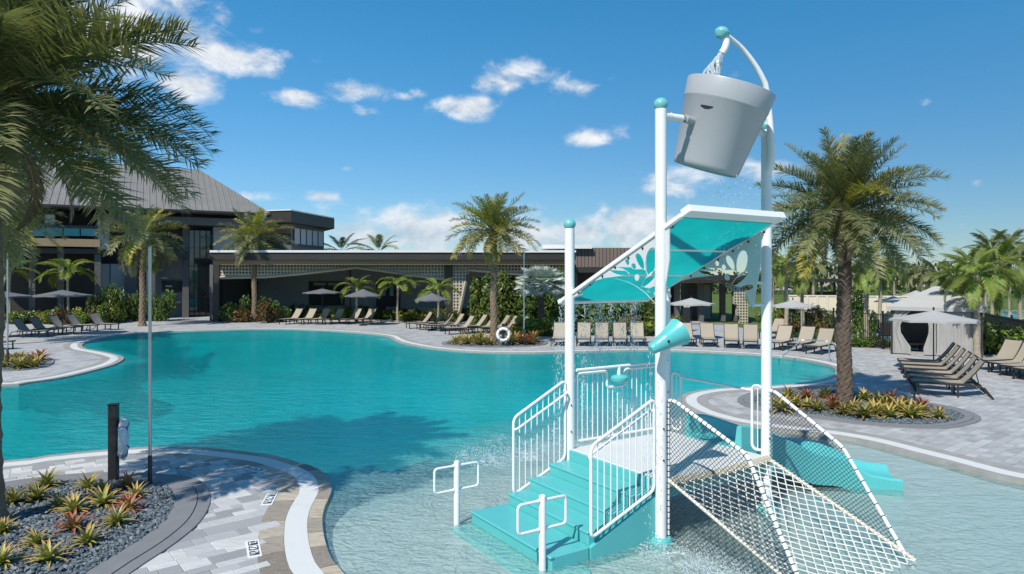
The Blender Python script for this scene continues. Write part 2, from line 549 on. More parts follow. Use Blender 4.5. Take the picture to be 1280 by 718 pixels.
# ------------------------------------------------------------------ mesh helpers
class MB:
    def __init__(s):
        s.v = []
        s.f = []

    def add(s, vs, fs):
        o = len(s.v)
        s.v.extend([tuple(x) for x in vs])
        s.f.extend([tuple(i + o for i in f) for f in fs])
        return s

    def box(s, c, size, rz=0.0, mat3=None):
        hx, hy, hz = size[0] / 2, size[1] / 2, size[2] / 2
        m = mat3 if mat3 is not None else Matrix.Rotation(rz, 3, 'Z')
        c = Vector(c)
        vs = [c + m @ Vector((x, y, z)) for x in (-hx, hx) for y in (-hy, hy) for z in (-hz, hz)]
        return s.add(vs, [(0, 1, 3, 2), (4, 6, 7, 5), (0, 4, 5, 1), (2, 3, 7, 6), (0, 2, 6, 4), (1, 5, 7, 3)])

    def box2(s, a, b):
        return s.box([(a[i] + b[i]) / 2 for i in range(3)], [abs(b[i] - a[i]) for i in range(3)])

    def tube(s, pts, r, n=8, cap=True, closed=False):
        pts = [Vector(p) for p in pts]
        k = len(pts)
        rs = list(r) if hasattr(r, '__len__') else [r] * k
        vs, fs = [], []
        up = None
        for i, p in enumerate(pts):
            if closed:
                t = pts[(i + 1) % k] - pts[i - 1]
            else:
                t = pts[min(i + 1, k - 1)] - pts[max(i - 1, 0)]
            if t.length < 1e-9:
                t = Vector((0, 0, 1))
            t.normalize()
            if up is None:
                up = Vector((0, 0, 1)) if abs(t.z) < .9 else Vector((1, 0, 0))
            a = t.cross(up)
            if a.length < 1e-6:
                a = t.orthogonal()
            a.normalize()
            b = a.cross(t).normalized()
            up = b
            for j in range(n):
                an = 2 * math.pi * j / n
                vs.append(p + rs[i] * (math.cos(an) * a + math.sin(an) * b))
        m = k if closed else k - 1
        for i in range(m):
            for j in range(n):
                a0, a1 = i * n + j, i * n + (j + 1) % n
                b0, b1 = ((i + 1) % k) * n + j, ((i + 1) % k) * n + (j + 1) % n
                fs.append((a0, a1, b1, b0))
        if cap and not closed:
            fs.append(tuple(range(n - 1, -1, -1)))
            fs.append(tuple((k - 1) * n + j for j in range(n)))
        return s.add(vs, fs)

    def lathe(s, prof, n=24, mtx=None, closed=False):
        """profile of (radius, z) turned about z"""
        vs, fs = [], []
        for (r, z) in prof:
            for j in range(n):
                a = 2 * math.pi * j / n
                p = Vector((r * math.cos(a), r * math.sin(a), z))
                vs.append(mtx @ p if mtx is not None else p)
        k = len(prof)
        for i in range(k if closed else k - 1):
            i2 = (i + 1) % k
            for j in range(n):
                j2 = (j + 1) % n
                fs.append((i * n + j, i * n + j2, i2 * n + j2, i2 * n + j))
        if not closed:
            if prof[0][0] > 1e-4:
                fs.append(tuple(range(n - 1, -1, -1)))
            if prof[-1][0] > 1e-4:
                fs.append(tuple((k - 1) * n + j for j in range(n)))
        return s.add(vs, fs)

    def prism(s, poly, z0, z1):
        k = len(poly)
        vs = [(p[0], p[1], z0) for p in poly] + [(p[0], p[1], z1) for p in poly]
        fs = [tuple(range(k - 1, -1, -1)), tuple(range(k, 2 * k))]
        fs += [(i, (i + 1) % k, k + (i + 1) % k, k + i) for i in range(k)]
        return s.add(vs, fs)

    def build(s, name, m, parent=None, smooth=False, org=None, bevel=0.0, link=True):
        me = bpy.data.meshes.new(name)
        v = s.v
        if org is not None:
            v = [(a - org[0], b - org[1], c - org[2]) for a, b, c in v]
        me.from_pydata(v, [], s.f)
        bm = bmesh.new()
        bm.from_mesh(me)
        bmesh.ops.recalc_face_normals(bm, faces=bm.faces)
        if bevel:
            bmesh.ops.bevel(bm, geom=[e for e in bm.edges if e.calc_face_angle(0) > .6], offset=bevel, segments=1, affect='EDGES')
        bm.to_mesh(me)
        bm.free()
        if smooth:
            me.polygons.foreach_set('use_smooth', [True] * len(me.polygons))
            me.set_sharp_from_angle(angle=R(38))
        return link_mesh(name, me, m, parent)


def link_mesh(name, me, m, parent=None):
    if m is not None and not me.materials:
        me.materials.append(M[m] if isinstance(m, str) else m)
    o = bpy.data.objects.new(name, me)
    COL.objects.link(o)
    if parent is not None:
        o.parent = parent
    return o


def tag(o, label=None, cat=None, group=None, kind=None):
    if label: o['label'] = label
    if cat: o['category'] = cat
    if group: o['group'] = group
    if kind: o['kind'] = kind
    return o


def thing(name, loc, label, cat, group=None, rz=0.0):
    o = bpy.data.objects.new(name, None)
    o.empty_display_size = .2
    COL.objects.link(o)
    o.location = loc
    o.rotation_euler = (0, 0, rz)
    return tag(o, label, cat, group)


def copy_tree(o, parent=None):
    c = o.copy()
    COL.objects.link(c)
    c.parent = parent
    for ch in [x for x in KIDS.get(o.name, o.children)]:
        copy_tree(ch, c)
    return c


KIDS = {}


def remember(root):
    """freeze the child lists once, so copying stays fast"""
    KIDS[root.name] = list(root.children)
    for c in KIDS[root.name]:
        KIDS[c.name] = list(c.children)
    return root


def rounded(pts, r, n=5, closed=False):
    pts = [Vector(p) for p in pts]
    out = []
    k = len(pts)
    for i, p in enumerate(pts):
        if not closed and i in (0, k - 1):
            out.append(p)
            continue
        a, b = pts[i - 1] - p, pts[(i + 1) % k] - p
        q = min(r, a.length * .45, b.length * .45)
        p0, p1 = p + a.normalized() * q, p + b.normalized() * q
        for j in range(n + 1):
            t = j / n
            out.append((1 - t) ** 2 * p0 + 2 * t * (1 - t) * p + t * t * p1)
    return out


def catmull(pts, step=.25, closed=True):
    pts = [Vector(p) for p in pts]
    k = len(pts)
    out = []
    for i in range(k if closed else k - 1):
        if closed:
            p0, p1, p2, p3 = pts[i - 1], pts[i], pts[(i + 1) % k], pts[(i + 2) % k]
        else:
            p0, p1, p2, p3 = pts[max(i - 1, 0)], pts[i], pts[i + 1], pts[min(i + 2, k - 1)]
        n = max(2, int((p2 - p1).length / step))
        for j in range(n):
            t = j / n
            out.append(.5 * ((2 * p1) + (p2 - p0) * t + (2 * p0 - 5 * p1 + 4 * p2 - p3) * t * t + (3 * p1 - p0 - 3 * p2 + p3) * t ** 3))
    if not closed:
        out.append(pts[-1])
    return out


def inside(poly, x, y):
    c = False
    j = len(poly) - 1
    for i in range(len(poly)):
        xi, yi, xj, yj = poly[i][0], poly[i][1], poly[j][0], poly[j][1]
        if (yi > y) != (yj > y) and x < (xj - xi) * (y - yi) / (yj - yi) + xi:
            c = not c
        j = i
    return c


def area(poly):
    return sum(poly[i - 1][0] * poly[i][1] - poly[i][0] * poly[i - 1][1] for i in range(len(poly))) / 2


def normals_out(poly):
    s = 1 if area(poly) > 0 else -1
    k = len(poly)
    out = []
    for i in range(k):
        t = poly[(i + 1) % k] - poly[i - 1]
        t = Vector((t.x, t.y, 0)).normalized()
        out.append(Vector((t.y, -t.x, 0)) * s)
    return out


def sheet_with_holes(name, outer, holes, z, m):
    loops = [[Vector((p[0], p[1], 0)) for p in outer]] + [[Vector((p[0], p[1], 0)) for p in h] for h in holes]
    tri = tessellate_polygon(loops)
    vs = [(p.x, p.y, z) for l in loops for p in l]
    me = bpy.data.meshes.new(name)
    fs = []
    for a, b, c in tri:
        A, B, C = vs[a], vs[b], vs[c]
        if (B[0] - A[0]) * (C[1] - A[1]) - (C[0] - A[0]) * (B[1] - A[1]) < 0:
            b, c = c, b
        fs.append((a, b, c))
    me.from_pydata(vs, [], fs)
    return link_mesh(name, me, m)


def ribbon(pts, nrm, o0, o1, z0, z1, i0=0, i1=None, closed=True):
    """a kerb-like strip between two offsets from an edge, with a top and both sides; keeps the run length"""
    k = len(pts)
    idx = list(range(i0, (i1 if i1 is not None else k)))
    if closed and i1 is None:
        idx.append(0)
    vs, fs, run = [], [], []
    L = 0.0
    for q, i in enumerate(idx):
        p, n = pts[i % k], nrm[i % k]
        if q:
            L += (pts[i % k] - pts[idx[q - 1] % k]).length
        a, b = p + n * o0, p + n * o1
        vs += [(a.x, a.y, z0), (a.x, a.y, z1), (b.x, b.y, z1), (b.x, b.y, z0)]
        run += [L] * 4
        if q:
            o = (q - 1) * 4
            fs += [(o + 0, o + 4, o + 5, o + 1), (o + 1, o + 5, o + 6, o + 2), (o + 2, o + 6, o + 7, o + 3)]
    e = (len(idx) - 1) * 4
    fs += [(0, 1, 2, 3), (e + 3, e + 2, e + 1, e)]
    return vs, fs, run


def ribbon_obj(name, data, m, parent=None):
    vs, fs, run = data
    me = bpy.data.meshes.new(name)
    me.from_pydata(vs, [], fs)
    bm = bmesh.new(); bm.from_mesh(me)
    bmesh.ops.recalc_face_normals(bm, faces=bm.faces)
    bm.to_mesh(me); bm.free()
    at = me.attributes.new('run', 'FLOAT', 'POINT')
    at.data.foreach_set('value', run)
    return link_mesh(name, me, m, parent)


# ================================================================== THE SETTING
# edge of the water, followed clockwise from the near left peninsula
edge_px = [(426.6, 717), (413, 701), (405.7, 683), (402, 665.6), (401, 648), (404.6, 632.6), (412, 617), (412, 606), (404.6, 593),
           (389, 584), (371.6, 578.7), (345, 571), (310, 566), (260, 561), (200, 559), (130, 563), (60, 570), (0, 577)]
edge = [G(*p) for p in edge_px]
edge += [Vector(p) for p in ((-12.2, 12.2, .05), (-16, 12.8, .05), (-20, 15, .05), (-22, 18.5, .05), (-19.5, 20.6, .05))]
edge += [G(*p) for p in [(0, 482), (33, 478.6), (83.5, 471), (133.7, 458.5), (150, 452), (153.7, 446.8), (142, 442.7), (123.6, 439),
                         (107, 436), (102, 431.8), (108.6, 427.6), (125, 423.4), (150.4, 418.4), (200, 415), (240, 413.7),
                         (323.5, 411.5), (379, 412), (435, 415), (480, 419.5), (492, 424.7), (504.5, 429), (541, 435.5), (598, 440),
                         (660.6, 441), (707, 440), (818, 438), (914, 441.5), (964, 445), (989, 447.5), (1018, 452.5), (1040, 458.5),
                         (1045, 466), (1032, 473.6), (1003, 479), (967, 482), (931, 484), (893, 486), (864, 490.5), (850, 496.5), (850, 504), (860, 511),
                         (876, 518), (909, 527), (938, 532), (963, 536), (1046, 546), (1089, 554), (1126, 563.6), (1179, 577),
                         (1232, 591.5), (1280, 602)]]
edge += [Vector(p) for p in ((9.8, 9.3, .05), (11.6, 7, .05), (12.6, 4, .05), (12.2, 0, .05), (9, -3.2, .05), (5, -4.6, .05), (0, -4.6, .05),
                             (-2.2, -2.2, .05), (-2.2, 2, .05), (-1.5, 4.5, .05), (-1.2, 5.8, .05), (-1.42, 6.75, .05))]
E = catmull(edge, .3)
EN = normals_out(E)

# ground: lawn to the horizon, paved deck round the pool
lawn = tag(sheet_with_holes('lawn', [(-2500, -900), (2500, -900), (2500, 4000), (-2500, 4000)], [E], 0.0, 'lawn'), kind='structure')
deck_outer = [(-70, -12), (40, -12), (40, 16), (30, 20.5), (24, 25), (19.3, 32), (15.5, 36), (14.5, 47), (10, 66), (-70, 66)]
deck = tag(sheet_with_holes('pool_deck', deck_outer, [E], 0.05, 'paver'), kind='structure')

# pool shell: wall, floor and the water sheet
b = MB()
k = len(E)
b.add([(p.x, p.y, .05) for p in E] + [(p.x, p.y, -2.6) for p in E], [(i, (i + 1) % k, k + (i + 1) % k, k + i) for i in range(k)])
tag(b.build('pool_wall', 'plaster'), kind='structure')

Epoly = [(p.x, p.y) for p in E]
EA = np.array(Epoly)


def sst(a, b_, x):
    t = np.clip((x - a) / (b_ - a), 0, 1)
    return t * t * (3 - 2 * t)


def depth_at(X, Y):
    d = .10 + 1.45 * sst(-2.6, 7.5, Y - 13.6 - 1.05 * np.minimum(X, 4))
    d = d + .8 * sst(17, 32, Y)
    # the wading bay on the right stays shallow
    bay = sst(2.5, 5.5, X) * (1 - sst(14.5, 19.5, Y))
    d = d * (1 - bay) + bay * (.06 + .05 * sst(14, 9, Y))
    lobe = sst(4, 8, X) * sst(18, 21, Y)
    d = d * (1 - lobe) + lobe * np.minimum(d, 1.5)
    return d


def pool_grid():
    from mathutils.geometry import delaunay_2d_cdt
    pts = [Vector((p.x, p.y)) for p in E]
    n = len(pts)
    edges = [(i, (i + 1) % n) for i in range(n)]
    xs, ys = [], []
    cand = []
    for x in np.arange(-4, 9.5, .22):
        for y in np.arange(5.5, 17, .22):
            cand.append((x + .04 * math.sin(7 * y), y))
    for x in np.arange(-24, 16, .9):
        for y in np.arange(-5, 48, .9):
            if not (-4.2 < x < 9.6 and 5.3 < y < 17.1):
                cand.append((x, y))
    C = np.array(cand)
    keep = []
    for (x, y) in C:
        if inside(Epoly, x, y) and ((EA[:, 0] - x) ** 2 + (EA[:, 1] - y) ** 2).min() > .02:
            keep.append(Vector((float(x), float(y))))
    res = delaunay_2d_cdt(pts + keep, edges, [tuple(range(n))], 1, 1e-5)
    return [(v.x, v.y) for v in res[0]], [tuple(f) for f in res[2]]


pv, pf = pool_grid()
PX = np.array([p[0] for p in pv]); PY = np.array([p[1] for p in pv])
DEP = depth_at(PX, PY)
dist_e = np.array([np.sqrt(((EA[:, 0] - x) ** 2 + (EA[:, 1] - y) ** 2).min()) for x, y in pv])
DEP = np.minimum(DEP, np.where(PY > 16, .75 + 1.8 * sst(.5, 1.0, dist_e), 9))
me = bpy.data.meshes.new('pool_floor')
me.from_pydata([(x, y, -float(d)) for (x, y), d in zip(pv, DEP)], [], pf)
me.polygons.foreach_set('use_smooth', [True] * len(me.polygons))
tag(link_mesh('pool_floor', me, 'plaster'), kind='structure')
FOAM = [(1.95, 8.35, .75), (2.3, 7.75, .7), (2.6, 7.3, .55), (-.35, 12.6, .9), (.3, 12.9, .9), (-.9, 12.9, .6), (.7, 13.6, .8), (1.5, 13.4, .8),
        (2.4, 13.2, .7), (1.0, 15, .7), (2.9, 7.0, .5), (-.3, 14.3, .6), (2.0, 7.0, .4)]
FO = np.zeros(len(pv))
for (x, y, r) in FOAM:
    FO = np.maximum(FO, .72 * np.exp(-((PX - x) ** 2 + ((PY - y) * .8) ** 2) / (2 * (r * .55) ** 2)))
CH = np.clip(1.2 - np.hypot(PX - 1.5, PY - 9) / 8, 0, 1)
me = bpy.data.meshes.new('pool_water')
me.from_pydata([(x, y, 0.0) for x, y in pv], [], pf)
for nm, arr in (('depth', DEP), ('foam', FO), ('chop', CH)):
    me.attributes.new(nm, 'FLOAT', 'POINT').data.foreach_set('value', arr.astype(np.float32))
tag(link_mesh('pool_water', me, 'water'), kind='structure')

# coping round the pool: outer stone, white grated gutter, inner stone.  The stones of the near peninsula are single pieces.
i_near = next(i for i, p in enumerate(E) if p.x < -6.5)        # end of the near curve, where stones can be told apart
rim = tag(ribbon_obj('pool_coping', ribbon(E, EN, .175, .465, -.05, .062), 'drain'), kind='structure')
near0 = len(E) - 14
ribbon_obj('outer_stone_strip', ribbon(E, EN, -.02, .17, -.08, .058, i_near, near0, False), 'stonestrip', rim)
ribbon_obj('inner_stone_strip', ribbon(E, EN, .47, .76, .0, .058, i_near, near0, False), 'stonestrip', rim)


def coping_stones(o0, o1, ln, z1):
    fine = []
    fn = []
    seq = list(range(near0, len(E))) + list(range(0, i_near + 1))
    P = [E[i % len(E)] for i in seq]
    N = [EN[i % len(E)] for i in seq]
    acc, s0 = 0.0, 0
    rnd = random.Random(3)
    target = ln
    cuts = [0]
    for i in range(1, len(P)):
        acc += (P[i] - P[i - 1]).length
        if acc >= target:
            cuts.append(i)
            acc = 0
            target = ln * rnd.uniform(.75, 1.3)
    for a, b_ in zip(cuts[:-1], cuts[1:]):
        mb = MB()
        z = z1 + rnd.uniform(-.002, .003)
        vs, fs = [], []
        for q in range(a, b_ + 1):
            t = (P[min(q + 1, len(P) - 1)] - P[max(q - 1, 0)]).normalized()
            g_ = .007 if q == a else (-.007 if q == b_ else 0)
            for o, zz in ((o0, -.08), (o0, z), (o1, z), (o1, -.08)):
                w = P[q] + N[q] * o + t * g_
                vs.append((w.x, w.y, zz))
        n = b_ - a
        for q in range(n):
            o = q * 4
            fs += [(o, o + 4, o + 5, o + 1), (o + 1, o + 5, o + 6, o + 2), (o + 2, o + 6, o + 7, o + 3)]
        e = n * 4
        fs += [(0, 1, 2, 3), (e + 3, e + 2, e + 1, e)]
        mb.add(vs, fs).build('coping_stone', 'stone', rim)


E0, EN0 = E, EN
coping_stones(-.02, .17, .42, .060)
coping_stones(.47, .78, .45, .060)


# ------------------------------------------------------------------ planting beds
def bed_outline(px, z=.06, step=.15):
    return catmull([G(x, y, z) for x, y in px], step)


bedL = bed_outline([(0, 614), (21, 610.6), (79, 604), (137.5, 602), (189, 605.5), (210, 609.5), (218, 621), (216.6, 634.7), (203, 655), (172, 679),
                    (131, 703.5), (110, 717), (70, 740), (0, 765), (-110, 770), (-220, 730), (-250, 680), (-160, 640), (-70, 622)])
bedR = bed_outline([(938, 501), (960, 491), (1006, 487), (1067, 492), (1120, 500), (1175, 509.5), (1200, 517), (1203, 524), (1166, 531.5), (1099, 529.5), (1020, 520),
                    (962, 512)])
bedM = bed_outline([(558, 429.5), (580, 424), (617, 422), (655, 423.5), (678, 427.5), (668, 432), (617, 434), (575, 432.8)], step=.3)
bedF = bed_outline([(-60, 462), (-40, 450), (20, 445), (48, 447), (58, 452), (48, 459), (10, 463)], step=.3)


def oct_pebbles(name, outline, n, size, z, parent, seed, smallest_y=-99):
    rng = np.random.default_rng(seed)
    xs = [p.x for p in outline]; ys = [p.y for p in outline]
    poly = [(p.x, p.y) for p in outline]
    pts = []
    while len(pts) < n:
        x, y = rng.uniform(min(xs), max(xs)), rng.uniform(min(ys), max(ys))
        if inside(poly, x, y):
            pts.append((x, y))
    base = np.array([(1, 0, 0), (.6, .8, .1), (-.5, .85, 0), (-1, .05, 0), (-.5, -.8, .05), (.55, -.8, 0), (.35, .1, .8), (-.4, -.1, .75), (0, 0, -.7)], float)
    fs = [(0, 1, 6), (1, 2, 6), (2, 7, 6), (2, 3, 7), (3, 4, 7), (4, 5, 7), (5, 6, 7), (5, 0, 6)]
    V = np.zeros((n, 9, 3))
    for i, (x, y) in enumerate(pts):
        s = size * rng.uniform(.6, 1.35)
        a = rng.uniform(0, 6.28)
        v = base * (s, s * rng.uniform(.5, .8), s * rng.uniform(.45, .8))
        tl = rng.uniform(-.5, .5)
        v = v @ np.array([(1, 0, tl), (0, 1, rng.uniform(-.4, .4)), (-tl, 0, 1)])
        c, sn = math.cos(a), math.sin(a)
        v = v @ np.array([(c, sn, 0), (-sn, c, 0), (0, 0, 1)])
        V[i] = v + (x, y, z + rng.uniform(0, size * .8))
    fa = np.array(fs)
    FS = (fa[None] + (np.arange(n) * 9)[:, None, None]).reshape(-1, 3)
    me = bpy.data.meshes.new(name)
    me.from_pydata(V.reshape(-1, 3).tolist(), [], FS.tolist())
    o = link_mesh(name, me, 'pebble', parent)
    o['kind'] = 'stuff'
    return o


def bed(outline, widths, npeb, psize, seed):
    me = bpy.data.meshes.new('gravel_bed')
    k = len(outline)
    me.from_pydata([(p.x, p.y, .066) for p in outline], [], [tuple(range(k))] if area(outline) > 0 else [tuple(range(k - 1, -1, -1))])
    o = tag(link_mesh('gravel_bed', me, 'pebble'), kind='structure')
    N = normals_out(outline)
    off = 0.0
    for j, w in enumerate(widths):
        ribbon_obj('kerb', ribbon(outline, N, off, off + w, .02, .085 - .008 * j), 'kerb', o)
        off += w + .012
    if npeb:
        oct_pebbles('pebbles', outline, npeb, psize, .07, o, seed)
    return o


bed(bedL, (.30, .17), 11000, .033, 1)
bed(bedR, (.18, .14), 8000, .028, 2)
bed(bedM, (.25,), 2500, .04, 3)
bed(bedF, (.25,), 1500, .04, 4)


# ------------------------------------------------------------------ single pavers of the near peninsula
def pavers():
    ang = R(39)
    A, B_ = Vector((math.cos(ang), math.sin(ang), 0)), Vector((-math.sin(ang), math.cos(ang), 0))
    rnd = random.Random(11)
    Lp = [(p.x, p.y) for p in bedL]
    LA = np.array(Lp)
    found = []
    v = -2.0
    while v < 22:
        h = rnd.choice((.155, .155, .235, .31))
        u = -22 + rnd.uniform(0, .3)
        while u < 22:
            w = rnd.choice((.155, .235, .31, .31, .39))
            if h < .2:
                w = rnd.choice((.155, .235, .31))
            c = A * (u + w / 2) + B_ * (v + h / 2)
            u += w
            if not (-11 < c.x < -1.4 and 5.5 < c.y < 13):
                continue
            if inside(Epoly, c.x, c.y) or ((EA[:, 0] - c.x) ** 2 + (EA[:, 1] - c.y) ** 2).min() < .70 ** 2:
                continue
            if inside(Lp, c.x, c.y) or ((LA[:, 0] - c.x) ** 2 + (LA[:, 1] - c.y) ** 2).min() < .46 ** 2:
                continue
            px = CX + F * c.x / c.y
            py = HZ + F * (H - .06) / c.y
            vis = -30 < px < 460 and py < 745
            found.append((w * h / c.y ** 3 if vis else 0, c, w, h))
        v += h
    found.sort(key=lambda t: -t[0])
    rest = MB()
    cache = {}
    for i, (sz, c, w, h) in enumerate(found):
        if i < 300 and sz > 0:
            key = (w, h)
            if key not in cache:
                m_ = MB().box((0, 0, 0), (w - .007, h - .007, .05))
                o = m_.build('paver', 'paver_piece', deck, bevel=.004)
                cache[key] = o.data
            else:
                o = link_mesh('paver', cache[key], None, deck)
            o.location = (c.x, c.y, .037 + rnd.uniform(-.0015, .0015))
            o.rotation_euler = (rnd.uniform(-.006, .006), rnd.uniform(-.006, .006), ang)
        else:
            rest.box((c.x, c.y, .037 + rnd.uniform(-.0015, .0015)), (w - .007, h - .007, .05), ang)
    if rest.v:
        o = rest.build('pavers_further_off', 'paver', deck)
        o['kind'] = 'stuff'


pavers()


# depth-marker tiles set into the deck at the coping
def marker_tile(px, py, rz, label):
    c = G(px, py, .0625)
    o = thing('marker_tile', c, label, 'marker tile', 'no-diving tiles along the coping', rz)
    MB().box((0, 0, 0), (.16, .55, .012)).build('tile', 'tilewhite', o)
    for j in range(3):
        y = (j - 1) * .165
        p = MB()
        p.box((0, y, .0085), (.11, .125, .004))
        p.build('pictogram_field', 'tileblack', o)
        w = MB()
        if j == 0:
            w.box((.0, y + .01, .0115), (.09, .018, .002)); w.box((-.02, y - .03, .0115), (.05, .016, .002), .3)
            w.box((.03, y + .038, .0115), (.03, .02, .002))
        elif j == 1:
            w.tube([(.04 * math.cos(a), y + .04 * math.sin(a), .0112) for a in np.linspace(0, 6.28, 17)[:-1]], .006, 4, closed=True)
            w.box((0, y, .0115), (.08, .012, .002), .78)
        else:
            w.box((-.035, y, .0115), (.016, .075, .002)); w.box((.0, y, .0116), (.07, .016, .002)); w.box((.035, y + .018, .0115), (.016, .045, .002))
        w.build('pictogram', 'tilewhite', o)
    return o


marker_tile(317, 686, R(24), 'white marker tile with black pictograms in sunlit pavers beside the widest coping')
marker_tile(337, 624, R(10), 'white marker tile with black pictograms at the bend of the stone coping')
marker_tile(316, 586.5, R(56), 'white marker tile with black pictograms under palm shadow at the tip of the peninsula')


# ================================================================== WATER PLAY STRUCTURE
P1 = Vector((1.911, 8.762, 0))
TH = R(33)
U = Vector((math.cos(TH), math.sin(TH), 0))
V = Vector((-math.sin(TH), math.cos(TH), 0))
SA, SB = 2.133, 1.903                      # platform sides


def Q(s, t, z=0.0):
    return P1 + U * s + V * t + Vector((0, 0, z))


ps = thing('water_play_structure', P1, 'white and aqua water play tower with stairs, slide, rope net and slanted roof', 'play structure')


def ppart(mb, name, m, parent=None, smooth=True, bevel=0.0):
    return mb.build(name, m, parent or ps, smooth, org=P1, bevel=bevel)


DZ = .78
POLE_R = .074
floor_z = -.25
# poles with ball caps
for (s, t, top, cap) in ((0, 0, 5.54, True), (SA, 0, 5.52, True), (0, SB, 4.12, True), (SA - .06, SB + .03, 4.10, True)):
    c = Q(s, t)
    po = ppart(MB().lathe([(POLE_R, floor_z), (POLE_R, top)], 24, Matrix.Translation(c)), 'pole', 'white')
    ppart(MB().lathe([(.05, 0), (.074, .008), (.089, .035), (.093, .064), (.084, .10), (.055, .13), (.02, .144), (0, .147)], 24,
                     Matrix.Translation(c + Vector((0, 0, top + .002)))), 'ball_cap', 'aquaball', po)
    ppart(MB().lathe([(.15, -.12), (.15, .02), (.13, .05), (POLE_R + .003, .05)], 24, Matrix.Translation(c)), 'foot_collar', 'aqua', po)
    for zz in (1.05, 1.45):
        ppart(MB().lathe([(.012, 0), (.012, .012), (0, .014)], 8, Matrix.Translation(c + U * (POLE_R - .004) + Vector((0, 0, zz))) @ Matrix.Rotation(math.pi / 2, 4, 'Y') if False else
                         Matrix.Translation(c + Vector((.02, -POLE_R + .003, zz))) @ Matrix.Rotation(math.pi / 2, 4, 'X')), 'bolt', 'black', po)


def slab(s0, s1, t0, t1, z0, z1):
    mb = MB()
    cs = [Q(s0, t0), Q(s1, t0), Q(s1, t1), Q(s0, t1)]
    return mb.prism([(c.x, c.y) for c in cs], z0, z1)


# platform
ppart(slab(.0, SA, -.02, SB + .02, DZ - .05, DZ), 'platform', 'deckwhite', bevel=.012, smooth=False)
ppart(slab(.02, SA - .02, .0, SB, DZ - .25, DZ - .053), 'platform_frame', 'aqua', smooth=False)
# stairs: three steps and a landing, each a moulded block
TR = .36
RISE = DZ / 5
st = ppart(slab(-.05, -.003, .09, SB - .04, DZ - RISE - .03, DZ - .006), 'staircase', 'aqua', smooth=False, bevel=.008)
s1 = -.05
for i in range(3):
    z = DZ - RISE * (i + 1)
    ppart(slab(s1 - TR, s1 - .002, .09, SB - .04, -.2, z), 'step', 'aqua', st, False, .014)
    ppart(slab(s1 - TR - .012, s1 - TR + .03, .085, SB - .035, z - .03, z + .004), 'nosing', 'aqua', st, False, .008)
    s1 -= TR
ppart(slab(s1 - .58, s1 - .002, .05, SB + .0, -.2, RISE), 'landing', 'aqua', st, False, .02)
ppart(slab(s1 - .60, s1 - .54, .04, SB + .01, RISE - .03, RISE + .004), 'nosing', 'aqua', st, False, .008)
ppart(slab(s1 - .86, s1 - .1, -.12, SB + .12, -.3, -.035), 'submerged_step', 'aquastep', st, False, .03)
# stringer under the near side of the stairs
mb = MB()
a = [(-.05, DZ - .2), (-.05 - 3 * TR, RISE - .02), (-.05 - 3 * TR, -.2), (.0, -.2), (0, DZ - .2)]
vs = [Q(s, .03, z) for s, z in a] + [Q(s, .088, z) for s, z in a]
n = len(a)
mb.add(vs, [tuple(range(n)), tuple(range(2 * n - 1, n - 1, -1))] + [(i, (i + 1) % n, n + (i + 1) % n, n + i) for i in range(n)])
ppart(mb, 'stringer', 'aqua', st, False)

RT = .021


def panel_rail(name, corners, foot, head, n, extra=None, r=RT, t_of=None):
    """closed tube frame through corners; n balusters between a foot line and a head line (each two points)"""
    fr = ppart(MB().tube(rounded(corners, .09, 6, True), r, 10, closed=True), name, 'white')
    f0, f1 = Vector(foot[0]), Vector(foot[1])
    h0, h1 = Vector(head[0]), Vector(head[1])
    for i in range(n):
        k_ = (i + 1) / (n + 1)
        ppart(MB().tube([f0.lerp(f1, k_), h0.lerp(h1, k_)], .0085, 6), 'baluster', 'white', fr)
    return fr


# far stair railing (along the P3 side) and near stair railing (along the P1 side)
for (t, s_f, nb) in ((SB - .02, -1.03, 8), (.02, -1.14, 9)):
    s_b = -.10
    zt_f, zt_b = 1.36, 1.83
    zb_f, zb_b = .26, .66
    fr = panel_rail('stair_railing', [Q(s_f, t, zb_f), Q(s_f, t, zt_f), Q(s_b, t, zt_b), Q(s_b, t, zb_b)],
                    (Q(s_f, t, zb_f), Q(s_b, t, zb_b)), (Q(s_f, t, zt_f), Q(s_b, t, zt_b)), nb)
    tt = t - .075 if t > 1 else t + .075
    hr = MB().tube(rounded([Q(s_f + .02, t, zt_f - .17), Q(s_f + .02, tt, zt_f - .14), Q(s_b - .02, tt, zt_b - .18), Q(s_b - .02, t, zt_b - .15)], .04), .017, 8)
    ppart(hr, 'handrail', 'white', fr)
    for zz in (.95, 1.5):
        ppart(MB().tube([Q(-.12, t, zz), Q(0, 0 if t < 1 else SB, zz)], .014, 8), 'bracket', 'white', fr)

# back railing along P3-P4 with the notch for the little water wheel
t = SB
zb, zt = DZ + .09, 1.90
c = [Q(.14, t, zb), Q(.14, t, zt), Q(.74, t, zt), Q(.74, t, zt - .26), Q(1.12, t, zt - .26), Q(1.12, t, zt), Q(SA - .14, t, zt), Q(SA - .14, t, zb)]
fr = ppart(MB().tube(rounded(c, .06, 5, True), RT, 10, closed=True), 'back_railing', 'white')
for i in range(17):
    s = .14 + (SA - .28) * (i + 1) / 18
    top = zt - .26 if .74 < s < 1.12 else zt
    ppart(MB().tube([Q(s, t, zb), Q(s, t, top)], .0085, 6), 'baluster', 'white', fr)
ppart(MB().tube([Q(.08, t - .07, zt + .07), Q(SA - .1, t - .07, zt + .07)], .024, 10), 'water_pipe', 'white', fr)
ppart(MB().tube([Q(.93, t - .07, zt + .07), Q(.93, t - .07, zt - .06)], .03, 10), 'nozzle', 'white', fr)
ww = MB().lathe([(.03, -.07), (.13, -.05), (.15, -.02), (.15, .02), (.11, .05), (.03, .06)], 18, Matrix.Translation(Q(.93, t - .07, zt - .12)))
wo_ = ppart(ww, 'water_wheel', 'aqua', fr)

